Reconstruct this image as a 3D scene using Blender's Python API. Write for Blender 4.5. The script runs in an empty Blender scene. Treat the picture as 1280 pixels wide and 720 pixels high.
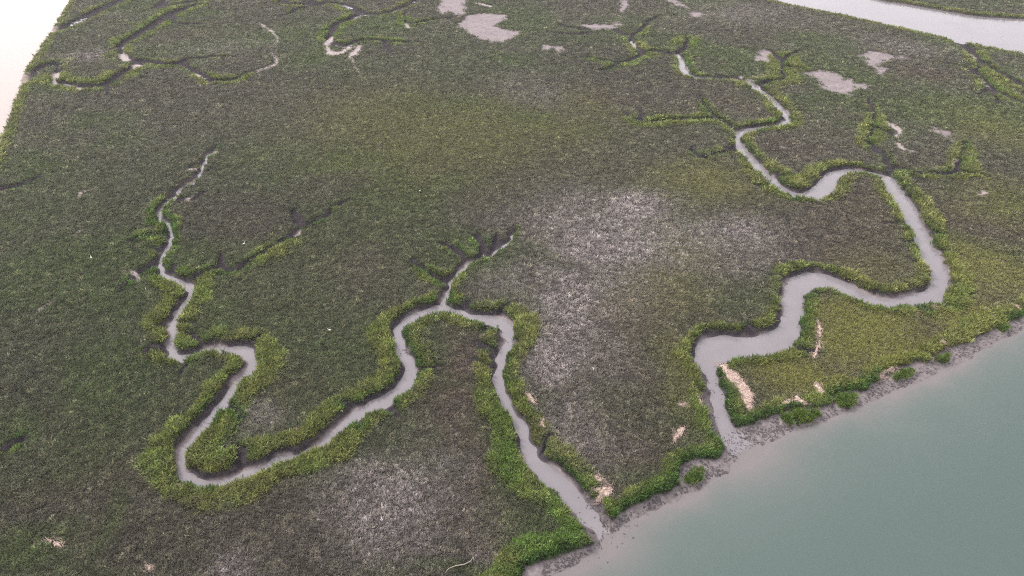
# Salt marsh from the air: ground plan in metres (x right, y ahead, camera 100 m above the origin)
CREEKS = [[(-106.65,239.85,0.64,1.5),(-107.18,229.24,0.63,1.5),(-104.25,213.06,0.66,1.5),(-107.22,206.45,0.86,1.5),(-106.22,201.3,0.91,1.5),
    (-107.7,196.85,1.08,2.7),(-107.47,192.64,0.85,2.7),(-106.13,187.6,0.5,2.7),(-103.58,183.83,1.27,2.7),(-101.77,183.42,0.9,2.7),
    (-99.45,178.78,0.42,2.7),(-96.6,172.82,0.58,2.7),(-95.37,167.03,0.87,2.7),(-94.77,161.27,0.66,2.7),(-91.74,155.54,0.9,2.7),
    (-87.27,152.79,1.25,6.0),(-82.95,150.18,1.2,6.0),(-81.25,148.26,0.65,6.0),(-80.75,143.82,1.21,6.0),(-81.08,139.07,1.24,6.0),
    (-80.18,134.3,0.97,6.0),(-78.68,129.08,0.91,6.0),(-77.37,124.42,0.68,6.0),(-75.26,121.58,1.29,6.0),(-72.92,121.04,1.35,6.0),
    (-71.03,123.07,1.09,6.0),(-69.38,124.49,1.12,6.0),(-67.21,125.03,1.19,6.0),(-63.99,124.68,1.4,6.0),(-60.87,124.03,1.67,6.0),
    (-58.44,121.92,1.18,6.0),(-57.22,119.02,1.26,6.0),(-57.65,115.44,1.4,6.0),(-58.57,112.4,1.21,6.0),(-59.03,108.69,1.2,6.0),
    (-60.11,105.59,1.2,6.0),(-60.86,102.19,1.1,6.0),(-61.33,98.24,1.08,6.0),(-62.31,94.27,1.13,6.0),(-62.15,91.42,0.91,6.0),
    (-60.61,88.74,0.89,6.0),(-58.27,86.93,1.24,6.0),(-55.75,86.0,1.2,6.0),(-53.58,86.0,1.27,6.0),(-51.31,86.56,1.28,6.0),
    (-48.84,87.91,1.14,6.0),(-47.29,89.08,1.02,6.0),(-45.46,90.42,1.04,6.0),(-42.59,91.99,1.06,6.0),(-39.17,93.38,1.06,6.0),
    (-36.45,94.81,1.13,6.0),(-35.05,97.54,1.19,6.0),(-33.35,100.77,1.25,6.0),(-31.44,103.38,1.51,6.0),(-28.59,105.68,1.68,6.0),
    (-26.17,108.06,1.8,6.0),(-23.72,110.78,1.96,6.0),(-22.44,113.94,1.7,6.0),(-22.25,118.05,1.26,6.0),(-22.92,120.86,1.27,6.0),
    (-24.67,123.36,1.12,6.0),(-25.96,127.57,1.01,6.0),(-26.69,131.68,1.39,6.0),(-24.86,135.23,1.93,6.0),(-21.91,138.12,1.96,6.0),
    (-17.23,140.12,1.92,6.0),(-13.62,138.87,1.55,6.0),(-10.22,136.9,1.54,6.0),(-6.33,135.88,1.73,6.0),(-2.86,134.83,2.07,6.0),
    (-1.13,133.19,1.54,6.0),(-0.74,129.09,1.14,6.0),(-1.81,123.72,1.16,6.0),(-2.65,119.59,1.07,6.0),(-3.1,115.17,1.04,6.0),
    (-2.35,110.48,1.14,6.0),(-0.98,106.29,1.2,6.0),(1.13,102.6,1.18,6.0),(2.36,99.17,1.06,6.0),(2.78,95.8,1.08,6.0),
    (3.49,92.86,1.38,6.0),(5.06,90.03,1.79,6.0),(6.9,87.92,2.0,6.0),(8.96,85.52,1.93,6.0),(10.94,82.84,1.78,6.0),(12.83,80.09,1.53,6.0),
    (14.34,77.11,1.38,6.0),(15.8,74.23,1.35,6.0)],[(-17.27,140.49,0.67,3.75),(-16.73,143.58,0.59,3.3),(-16.08,148.21,0.47,2.7),
    (-15.73,151.86,0.52,2.4),(-13.76,156.81,0.57,2.1),(-11.41,160.75,0.69,2.1),(-7.2,163.64,0.61,1.8),(-3.34,168.77,0.52,1.65),
    (-0.0,175.49,0.4,1.35),(1.16,178.77,0.28,1.35)],[(83.14,358.67,1.26,2.2),(82.95,347.67,1.49,3.3),(81.5,334.68,1.73,4.03),
    (81.32,324.72,2.41,3.3),(85.83,320.05,2.06,2.57),(94.4,317.73,2.05,2.57),(102.08,316.58,2.05,2.57),(107.0,310.93,2.16,2.93),
    (108.03,302.24,2.16,3.3),(109.64,295.99,2.07,3.3),(110.29,287.04,1.77,3.3),(110.0,275.7,1.86,4.03),(109.41,268.83,0.76,4.4),
    (105.99,263.22,2.19,4.03),(100.56,260.74,1.95,3.3),(93.88,259.03,2.11,3.67),(88.13,254.91,2.21,4.58),(84.4,248.82,1.1,5.5),
    (83.54,243.4,1.72,5.5),(83.37,235.31,1.78,4.77),(84.21,226.3,1.84,4.77),(85.19,218.43,1.96,5.13),(86.45,210.36,2.09,5.5),
    (87.87,205.0,2.25,5.5),(90.71,202.04,2.67,5.5),(94.49,201.31,3.35,5.5),(99.99,205.97,3.44,5.5),(104.8,212.58,2.75,5.5),
    (109.39,217.63,2.49,5.5),(114.51,220.33,1.9,3.91),(118.87,219.05,1.93,3.91),(122.62,217.1,2.21,4.51),(124.45,214.56,2.6,5.5),
    (123.9,208.56,2.51,5.5),(122.79,202.7,2.86,5.5),(121.79,195.02,2.78,5.5),(119.43,184.77,2.45,5.5),(117.22,175.26,2.32,5.5),
    (115.37,167.28,2.54,5.5),(113.87,160.25,2.68,5.5),(112.11,154.55,2.15,5.5),(108.9,149.11,1.85,5.5),(105.28,145.62,2.66,5.5),
    (101.75,144.15,2.65,5.5),(97.28,143.11,2.52,5.5),(92.41,142.42,2.55,5.5),(89.5,143.47,2.75,5.5),(86.94,145.95,3.03,5.5),
    (84.79,149.2,3.4,5.5),(81.92,152.5,3.39,5.5),(78.03,153.27,4.21,5.5),(74.07,150.79,3.57,5.5),(71.31,146.67,2.52,5.5),
    (69.13,141.21,2.41,5.5),(66.96,135.86,2.33,5.5),(64.2,131.01,2.75,5.5),(61.04,127.56,3.81,5.5),(57.47,126.04,4.03,5.5),
    (54.21,125.45,4.12,5.5),(50.5,125.18,4.69,5.5),(46.72,124.64,4.95,5.5),(44.12,122.76,3.2,5.5),(42.89,119.43,2.29,5.5),
    (42.75,116.6,1.64,5.5),(42.77,112.99,1.29,5.5),(42.6,108.06,1.52,5.5),(42.42,102.7,1.61,5.5),(42.6,97.8,2.08,5.5),
    (43.87,95.01,3.06,5.5),(45.63,92.57,3.07,5.5)]]
DITCHES = [[(-16.49,151.31,0.7,5.0),(-19.68,152.45,0.62,5.0),(-24.37,157.5,0.46,3.18),(-26.97,161.54,0.29,0.25)],[(-11.78,159.88,0.55,5.0),
    (-15.4,166.09,0.53,4.09),(-19.01,169.99,0.46,1.36)],[(-8.26,163.22,0.31,5.0),(-8.73,170.03,0.3,3.18),(-10.26,174.5,0.27,0.25)],[(-4.41,166.59,0.27,2.55),
    (-4.35,175.45,0.18,0.2)],[(-98.21,174.43,0.71,2.55),(-104.82,174.43,0.73,2.55),(-107.32,170.87,0.52,0.36)],[(-96.16,168.27,0.41,0.82),
    (-95.57,161.52,0.53,1.91),(-96.43,157.5,0.57,1.91),(-97.48,153.62,0.56,1.91),(-98.29,149.89,0.49,1.36),(-98.84,146.64,0.39,0.27)],[(-82.29,149.84,0.87,6.0),
    (-81.21,153.58,0.8,6.0),(-77.97,157.45,0.82,6.0),(-72.72,156.28,0.75,6.0),(-70.79,160.26,0.73,6.0),(-69.26,162.3,0.73,6.0),
    (-66.48,167.77,0.8,6.0),(-64.77,171.27,0.81,6.0)],[(-64.77,171.27,0.83,0.6),(-61.65,176.74,0.76,0.6),(-61.43,180.5,0.82,0.6),
    (-58.38,182.43,0.82,0.6),(-55.98,185.41,0.65,0.38),(-53.89,192.59,0.62,0.27),(-51.05,196.89,0.49,0.03)],[(-77.74,157.97,0.25,3.82),
    (-79.98,164.48,0.2,0.55)],[(-61.92,179.63,0.24,0.55),(-63.84,184.47,0.3,0.91),(-66.33,189.52,0.25,0.1)],[(-104.49,197.94,0.83,1.27),
    (-99.79,197.39,0.84,1.27),(-97.38,202.45,0.55,0.1)],[(-77.53,123.91,0.61,5.0),(-80.66,123.64,0.55,5.0),(-81.87,121.42,0.37,1.36)],[(-80.67,132.58,0.51,1.91),
    (-82.94,131.68,0.34,0.15)],[(93.74,385.03,0.83,8.5),(89.29,369.55,1.56,8.5),(81.83,356.46,2.51,8.5),(74.59,360.71,2.45,8.5),
    (66.52,360.72,2.38,8.5),(63.46,353.74,1.86,8.5),(57.17,345.6,2.0,8.5),(50.85,341.65,1.93,6.95),(42.93,346.95,1.8,5.41),
    (34.4,352.44,1.23,0.43)],[(50.86,341.72,1.35,3.25),(47.26,334.03,1.43,2.32),(41.96,330.34,1.09,0.26)],[(64.53,360.83,1.4,4.33),
    (63.2,374.09,1.47,6.8),(64.16,389.84,1.07,5.56),(70.64,401.45,1.73,4.33),(79.72,424.82,1.75,3.09),(86.35,436.43,1.51,0.34)],[(63.94,391.36,2.15,5.41),
    (59.17,398.01,2.18,5.41),(53.76,408.34,2.37,5.41),(42.25,404.86,2.14,3.86),(35.71,406.61,2.13,3.86),(26.38,415.58,1.59,0.43)],[(41.64,398.04,1.88,1.39),
    (32.64,394.69,1.86,1.39),(21.92,398.07,1.51,0.26)],[(107.6,305.95,1.79,8.5),(114.86,313.71,1.9,8.5),(123.17,317.22,1.15,8.5),
    (129.07,339.24,0.55,8.5),(136.4,352.41,1.42,5.41),(144.47,362.28,1.14,0.43)],[(129.48,341.74,1.32,4.33),(130.54,355.18,1.54,3.09),
    (127.9,363.72,1.28,0.34)],[(129.35,336.54,1.66,3.09),(136.39,331.54,1.49,1.85)],[(126.94,218.06,0.85,5.0),(130.21,228.56,0.97,5.0),
    (130.15,236.24,1.13,5.0),(130.73,244.44,0.61,5.0),(136.5,254.61,0.46,5.0),(142.16,267.22,0.43,5.0),(145.5,274.32,0.63,4.09),
    (150.02,290.5,0.6,0.77)],[(138.1,256.96,1.13,1.36),(141.47,252.13,0.99,0.82),(142.37,247.46,0.74,0.15)],[(127.4,217.94,1.38,5.0),
    (130.73,220.52,1.34,5.0),(134.11,217.33,1.33,5.0),(140.19,216.07,1.32,5.0),(148.87,217.33,1.2,5.0),(153.14,223.91,0.38,5.0),
    (158.57,232.08,0.33,4.09),(164.91,242.96,0.28,2.27)],[(148.88,217.36,1.11,2.45),(155.56,214.86,1.02,1.91),(156.12,210.63,0.62,0.15)],[(65.58,239.24,0.28,0.25),
    (64.07,234.88,0.53,1.36),(65.66,229.2,1.07,4.09),(70.5,231.96,1.11,5.0),(75.43,234.77,1.23,5.0),(80.83,236.9,1.35,5.0)],[(84.68,253.67,1.43,6.0),
    (82.41,262.75,1.49,6.0),(79.38,267.03,1.66,6.0),(72.45,267.04,1.54,6.0),(66.61,266.17,1.52,6.0),(59.54,265.31,1.5,6.0),
    (52.87,262.75,1.39,6.0),(47.26,267.09,1.15,3.82),(45.06,274.27,0.7,0.3)],[(79.62,268.01,0.92,3.27),(79.36,280.76,0.85,2.55),
    (79.89,293.51,0.56,0.34)],[(50.98,264.61,0.45,1.36),(51.78,276.16,0.34,0.15)],[(-254.14,399.54,4.67,5.1),(-251.77,411.76,4.56,5.1),
    (-251.77,434.24,4.6,5.1),(-251.73,456.78,4.73,5.1),(-250.64,481.44,4.84,5.1),(-250.43,500.9,4.54,5.1)],[(-220.29,454.79,2.74,3.25),
    (-220.81,465.55,3.77,5.1),(-221.74,481.52,3.69,5.1),(-222.81,496.0,3.33,4.17)],[(-218.31,454.76,3.05,3.25),(-209.12,467.75,3.95,5.1),
    (-199.67,479.14,4.08,5.1),(-191.94,491.06,3.64,4.17)],[(-197.72,465.54,3.8,6.8),(-202.37,450.45,4.27,6.8),(-203.9,430.38,4.02,6.8),
    (-203.06,406.51,3.63,6.8),(-202.99,386.4,3.57,6.8),(-202.57,372.48,2.71,6.8),(-197.22,360.85,1.15,6.8),(-189.65,349.56,2.71,6.8),
    (-183.73,344.19,2.88,6.8)],[(-184.3,345.49,3.26,6.8),(-173.88,342.9,2.69,6.8),(-165.72,339.0,2.68,6.8),(-160.37,342.92,2.54,6.8),
    (-158.53,348.25,2.45,6.8),(-152.38,349.61,2.29,6.8),(-146.27,352.37,1.98,4.33),(-137.6,352.43,1.31,0.34)],[(-158.22,340.38,1.77,5.1),
    (-148.59,329.02,1.96,5.1),(-137.61,317.11,2.13,5.1),(-132.47,314.82,2.18,5.1),(-126.0,314.84,2.05,5.1),(-123.91,321.85,1.61,3.25),
    (-119.87,330.33,1.27,0.46)],[(-179.68,340.27,3.16,6.8),(-179.74,330.2,2.78,6.8),(-180.14,320.58,2.68,6.8),(-180.17,311.42,2.65,6.8),
    (-181.57,306.97,2.8,6.8),(-188.61,306.94,3.06,6.8),(-196.1,309.13,3.07,6.8),(-202.6,311.36,3.14,6.8),(-204.89,311.57,0.94,6.8),
    (-210.0,323.08,1.93,6.8),(-215.17,334.11,0.87,6.8),(-220.37,340.28,3.01,6.8),(-223.0,333.94,2.78,6.8),(-221.1,320.63,2.37,6.8),
    (-218.16,309.24,2.37,6.8)],[(-178.72,306.11,0.5,2.16),(-171.35,293.53,0.32,0.17)],[(-199.93,434.49,1.16,1.39),(-191.54,419.2,2.09,1.39),
    (-178.05,417.39,1.73,0.26)],[(-152.84,496.17,1.1,5.1),(-145.94,474.55,3.46,5.1),(-138.08,467.77,3.52,5.1),(-130.01,467.77,3.55,5.1),
    (-120.44,470.0,3.56,5.1),(-107.34,467.77,3.44,5.1),(-98.32,454.7,3.46,5.1),(-90.58,444.28,3.55,5.1),(-81.26,440.23,3.61,5.1),
    (-72.86,448.42,3.37,5.1),(-65.24,465.57,3.17,5.1),(-61.77,479.22,2.79,4.17),(-59.42,496.04,2.55,3.25)],[(-127.58,470.22,1.23,1.39),
    (-130.46,491.25,1.31,1.39)],[(-90.24,442.31,2.95,6.8),(-95.36,426.59,3.23,6.8),(-100.04,415.48,2.78,6.8),(-98.9,401.44,2.09,6.8),
    (-98.4,384.92,2.11,6.8)],[(-96.77,383.3,2.13,6.8),(-91.44,373.95,2.59,6.8),(-86.15,372.43,2.75,6.8),(-80.35,381.66,2.85,6.8),
    (-71.9,381.69,2.49,6.8),(-60.9,378.59,2.27,5.56),(-48.14,377.13,1.39,0.34)],[(-66.36,450.76,0.63,2.32),(-62.36,426.8,0.94,3.25),
    (-59.34,417.32,2.42,3.25),(-52.89,421.01,2.47,3.25),(-44.37,428.55,2.55,3.25),(-36.57,430.53,1.93,0.46)],[(-119.95,463.39,2.98,3.25),
    (-130.83,456.89,2.88,3.25),(-132.53,444.39,2.45,2.32),(-138.47,434.44,1.77,0.26)],[(-100.51,404.86,2.17,2.32),(-105.96,401.43,1.96,1.39),
    (-111.71,401.47,1.57,0.26)],[(-67.23,378.74,0.77,0.46),(-61.51,359.49,0.56,0.26)],[(235.97,384.89,2.61,6.8),(233.3,369.5,2.47,6.8),
    (231.87,360.79,2.2,6.8),(227.12,348.37,1.58,6.8),(222.65,336.69,0.77,6.8),(216.71,327.93,1.02,4.33),(211.11,309.31,1.56,5.56),
    (209.75,296.47,1.68,5.56),(211.55,283.54,1.64,3.27),(213.5,276.04,1.48,2.55)],[(226.39,345.63,2.09,4.17),(226.12,332.76,1.99,4.17),
    (225.97,318.34,1.86,4.17),(225.08,305.99,1.81,4.17),(226.84,297.51,1.65,3.25)],[(209.83,308.27,1.01,2.32),(205.1,295.52,1.02,1.39),
    (202.91,284.58,0.86,0.15)],[(208.77,303.87,1.17,1.39),(198.94,295.51,0.89,0.26)],[(202.94,343.04,1.34,0.26),(209.32,340.41,1.66,1.39),
    (213.61,334.03,1.73,2.32),(213.29,323.05,1.57,2.32)],[(-168.57,201.7,2.1,1.5),(-163.62,204.0,1.95,1.5),(-159.71,206.93,1.72,1.5),
    (-157.74,209.35,1.29,1.5),(-156.76,213.66,0.81,0.41)],[(-99.01,91.77,0.94,1.5),(-96.62,92.78,0.81,1.5),(-94.86,93.61,0.68,1.5),
    (-94.5,96.12,0.41,1.5)]]
RUNNELS = [[(-119.42,329.08,1.19),(-113.61,341.76,1.05),(-120.95,360.94,0.45)],[(-126.24,365.24,1.16),(-123.91,380.38,0.9),
    (-131.97,399.97,1.1),(-144.36,419.52,0.95)],[(-96.77,391.57,1.63),(-97.44,378.8,1.45),(-94.29,368.17,1.32),(-90.07,357.95,3.26),
    (-85.74,362.28,2.26),(-82.55,371.15,1.5)],[(-81.57,359.49,0.87),(-76.01,340.47,0.68),(-70.47,326.67,0.54)],[(-79.29,353.82,2.04),
    (-78.7,372.65,1.65)],[(-136.38,199.43,0.61),(-136.31,202.78,1.03),(-135.73,205.69,0.54)],[(-125.57,174.27,0.39),
    (-124.04,178.91,0.51)],[(-114.05,136.57,0.24),(-114.92,139.52,0.36),(-113.29,141.54,0.43),(-112.79,144.67,0.29)],[(-101.17,156.51,0.45),
    (-97.45,153.82,0.32),(-97.12,151.18,0.34)],[(-110.04,219.13,0.6),(-108.62,220.38,1.05)],[(-106.72,232.54,0.78),(-105.44,235.35,1.1)],[(-61.43,176.11,0.35),
    (-61.45,179.87,0.36)],[(145.84,264.38,1.15),(146.73,260.11,1.73),(145.86,252.78,1.29),(142.82,248.06,0.58)],[(150.02,222.38,0.4),
    (155.33,230.47,0.41)],[(147.08,201.09,0.74),(150.03,202.76,1.13)],[(140.44,243.45,0.95),(140.62,237.5,1.35),(143.58,234.65,0.86)],[(-61.64,421.36,1.28),
    (-58.01,410.4,1.71)],[(-21.77,470.58,2.3),(-13.94,461.7,2.22)],[(-100.89,200.56,0.37),(-101.84,197.79,0.36)],[(82.73,351.13,0.93),
    (79.87,325.44,1.36)],[(230.22,359.47,1.46),(228.39,353.87,1.19)],[(64.26,378.84,0.72),(62.32,368.22,0.7)],[(-203.52,309.3,0.87),
    (-212.07,327.88,1.24)],[(-196.46,359.44,1.59),(-190.02,349.73,1.35)],[(-180.78,340.39,2.07),(-176.76,336.5,2.79)],[(-192.44,307.06,1.12),
    (-187.4,302.69,1.74)],[(-148.81,327.86,0.96),(-145.23,324.23,1.06)],[(-137.4,313.74,1.07),(-134.44,311.47,1.41)]]
BARS = [[(40.9,118.58,0.88),(40.95,113.34,1.21),(40.5,108.4,1.14),(40.17,102.1,1.26),(40.54,97.72,1.2)],[(124.28,202.65,1.05),
    (122.46,192.27,1.16),(120.31,182.2,1.05),(118.31,173.79,0.82)],[(116.32,161.76,0.74),(114.18,155.04,0.78),(111.48,150.16,0.57)],[(71.7,148.53,1.19),
    (68.5,143.64,0.69)],[(9.36,82.81,0.71),(11.09,79.34,1.03),(13.01,76.05,1.17),(14.17,74.15,1.15)],[(12.66,83.16,0.73),
    (14.34,80.02,1.05),(15.72,77.36,1.02)],[(-1.82,125.79,0.87),(0.18,126.37,0.88)],[(-24.55,125.3,0.51),(-23.75,123.27,0.7)]]
PANS = [[(-45.08,453.2),(-46.12,489.39),(-31.44,489.39),(-28.65,457.46),(-28.7,440.81),(-32.15,434.84),(-36.31,446.93),
    (-40.82,442.83),(-42.71,436.81)],[(-30.82,414.08),(-26.21,438.8),(-14.47,444.87),(-2.38,438.8),(-3.74,429.0),(-8.25,419.57),
    (-7.17,408.71),(2.21,401.74),(4.37,396.64),(-2.12,383.57),(-5.44,377.31),(-10.54,380.42),(-17.04,385.17),(-24.11,398.33)],[(14.5,372.73),
    (18.71,374.25),(21.4,369.73),(27.85,374.25),(24.83,358.12),(22.43,358.12),(20.43,366.77),(15.07,365.3)],[(38.52,414.08),
    (48.13,419.57),(55.71,417.72),(62.13,425.18),(62.1,417.72),(56.91,408.71),(44.65,406.95)],[(70.75,489.39),(74.42,489.39),
    (72.52,463.99),(67.5,444.87),(67.19,457.46)],[(98.52,489.39),(104.36,486.98),(108.43,468.44),(108.24,455.32),(102.96,466.21)],[(107.9,449.0),
    (112.77,449.0),(114.35,438.8),(108.3,432.87),(105.36,436.81)],[(120.96,359.53),(127.07,365.3),(129.4,359.53),(127.58,347.1),
    (122.86,340.51),(118.61,345.77)],[(104.44,321.92),(108.51,320.74),(116.12,325.5),(112.91,319.56),(107.53,317.24)],[(133.92,326.71),
    (141.84,329.14),(147.43,329.14),(150.52,325.5),(152.95,314.94),(154.09,311.55),(157.66,311.55),(158.17,306.03),(155.06,302.79),
    (150.53,302.79),(145.16,295.46),(139.51,298.56),(136.99,303.87),(136.92,310.44),(137.22,317.24)],[(173.87,355.31),
    (179.42,360.96),(187.49,360.96),(191.78,355.31),(195.32,348.45),(188.05,347.1),(180.84,345.77),(176.61,340.51),(175.19,332.86),
    (170.25,320.74),(167.98,323.1),(169.54,332.86),(171.34,344.44)],[(160.97,257.71),(163.59,254.44),(163.93,248.1),
    (161.94,244.26),(161.76,249.66),(159.36,252.03)],[(-5.32,403.46),(0.0,406.95),(5.3,401.74),(0.0,394.97)]]
SEA = [(-361.83,716.83),(-325.91,595.6),(-299.79,519.93),(-286.28,482.28),(-269.48,439.0),(-255.57,402.03),(-243.14,370.08),
    (-234.17,344.84),(-225.76,323.52),(-218.24,308.66),(-206.92,283.98),(-197.18,263.19),(-191.02,249.34),(-182.05,228.89),
    (-171.29,203.86),(-158.86,173.35)]
FAR_NEAR = [(114.32,607.64),(145.85,528.87),(169.31,477.96),(182.8,457.78),(199.31,437.05),(213.75,416.05),(227.04,396.73),
    (234.2,383.63),(241.8,374.27),(256.16,358.1),(270.27,343.06),(287.31,324.19)]
FAR_FAR = [(214.01,642.48),(227.16,550.75),(239.32,484.68),(246.57,477.69),(260.89,459.88),(271.63,447.26),(281.7,439.18),
    (302.02,433.29),(327.79,429.43),(365.25,429.43)]
VEG_EDGE = [(-4.86,61.53),(0.0,64.86),(2.57,69.23),(4.78,69.67),(7.39,70.26),(9.8,71.3),(12.26,72.52),(13.99,74.06),(15.91,76.93),
    (18.54,78.41),(20.91,80.6),(23.97,82.33),(26.62,83.74),(29.82,84.82),(30.61,85.18),(29.89,86.65),(30.25,88.53),(31.63,90.25),
    (33.81,91.43),(37.44,91.62),(39.64,92.62),(40.39,95.05),(40.24,98.2),(43.34,99.93),(47.53,100.81),(50.96,101.7),
    (54.06,103.96),(58.0,105.11),(63.62,105.81),(66.48,108.19),(70.42,110.63),(73.67,110.38),(77.36,113.13),(83.37,117.03),
    (88.86,119.45),(91.37,119.18),(94.5,121.94),(98.19,123.92),(104.09,126.52),(110.67,130.11),(116.0,132.89),(122.82,136.39),
    (140.36,145.54),(174.91,161.92)]
WATERLINE = [(1.24,63.14),(6.38,67.4),(10.66,70.0),(13.45,71.94),(15.7,74.41),(19.12,76.97),(23.64,79.62),(28.26,82.02),(33.87,85.04),
    (38.98,88.18),(42.46,91.85),(45.91,94.46),(49.34,95.7),(54.22,98.87),(58.76,100.61),(65.92,103.97),(73.25,106.76),
    (80.98,110.38),(89.58,114.93),(95.79,118.62),(101.8,121.63),(108.49,125.61),(115.29,129.45),(120.85,132.52),(138.4,141.96),
    (172.47,158.12)]
MATS = [('big',[(45.11,119.34),(47.04,117.99),(47.05,116.65),(48.43,115.34),(49.95,109.77),(49.39,106.64),(48.73,104.3),
    (47.54,104.07),(46.94,106.64),(46.96,109.77),(45.53,114.04),(45.71,116.13)]),('strip',[(72.91,135.64),(72.71,132.47),
    (71.51,128.19),(70.56,127.6),(70.07,125.25),(67.09,120.44),(66.2,120.44),(68.01,123.52),(69.95,126.41),(70.77,129.7)]),
    ('arc',[(53.32,104.54),(55.69,106.88),(57.89,107.59),(58.78,108.8),(59.53,107.59),(60.03,106.17),(60.92,105.93),
    (59.54,105.23),(58.31,106.4),(56.05,105.46)]),('wedge',[(63.81,111.76),(64.9,111.51),(65.1,109.77),(64.49,108.55),
    (63.5,108.55),(63.62,110.27)]),('shore',[(77.48,113.79),(79.57,115.86),(82.52,117.45),(83.98,117.99),(83.03,116.65),
    (80.72,115.34),(78.22,113.53)]),('curl',[(96.62,125.83),(98.45,127.3),(99.25,126.71),(98.17,124.96),(97.89,125.83),
    (96.44,124.38)]),('oval',[(113.74,135.97),(116.59,136.94),(116.05,135.32),(113.22,134.36)]),('sliver',[(114.8,139.25),
    (115.39,139.25),(115.61,137.92),(114.84,137.6)]),('hook',[(102.62,140.93),(104.07,139.92),(102.2,138.92)]),('chip',[(97.31,137.6),
    (98.78,138.26),(96.61,135.32)]),('fan',[(31.88,98.09),(32.87,99.16),(34.44,99.16),(33.62,97.45),(32.01,96.39),(30.51,94.94)]),
    ('broom',[(13.92,83.82),(15.7,84.53),(17.44,84.71),(18.34,85.08),(17.82,83.1),(16.85,82.05),(14.68,81.36),(15.1,82.75)]),
    ('tongue',[(14.5,86.91),(15.26,87.29),(16.7,85.81),(15.38,85.62)]),('zigzag',[(2.32,109.28),(4.13,108.55),(4.42,106.64),
    (5.21,105.7),(3.6,106.64)]),('comma',[(5.41,102.03),(6.35,101.58),(6.58,99.38),(6.23,98.3),(5.68,100.48)]),('leaf',[(34.0,105.7),
    (35.89,106.17),(35.9,105.46),(34.35,105.0)]),('sickle',[(38.28,111.26),(38.79,111.26),(38.7,107.83),(38.66,105.46),
    (37.9,105.7),(38.09,108.07)]),('lone',[(-77.26,73.65),(-75.94,73.19),(-74.46,72.88),(-73.24,71.81),(-75.18,72.27),
    (-76.22,72.73)]),('tiny',[(-60.17,85.44),(-59.31,85.08),(-58.96,84.17),(-59.53,84.17)]),('nub',[(-42.42,99.16),(-41.63,98.52),
    (-41.26,97.66),(-41.93,97.87)]),('ring',[(122.58,140.26),(123.96,140.6),(123.54,138.92),(121.98,138.59)]),('speckA',[(-58.88,68.85),
    (-57.99,68.56),(-57.11,67.7),(-57.93,67.84)])]
ISLETS = [('A',[(53.49,102.72),(55.62,103.86),(59.08,104.55),(61.75,104.31),(61.9,102.94),(59.5,101.15),(56.11,100.49),(53.56,100.93)]),
    ('B',[(30.94,86.19),(32.68,88.25),(34.54,89.39),(35.55,88.63),(34.5,86.56),(32.71,85.64)]),('C',[(80.79,114.04),
    (82.57,115.34),(85.89,116.92),(87.45,116.92),(86.48,115.6),(83.36,114.04),(81.02,113.02)]),('D',[(93.23,120.15),
    (95.51,121.54),(98.41,122.66),(97.54,120.98),(94.58,119.33)]),('E',[(113.84,131.82),(115.88,132.76),(116.83,132.13),
    (115.01,130.29),(113.69,130.59)]),('F',[(66.32,107.84),(69.01,108.8),(71.53,109.29),(71.5,107.6),(68.68,105.47),
    (66.08,105.47)])]
EGRETS = [(-74.5,169.24),(-113.4,162.02),(-29.14,202.2),(-42.24,129.81)]
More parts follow.
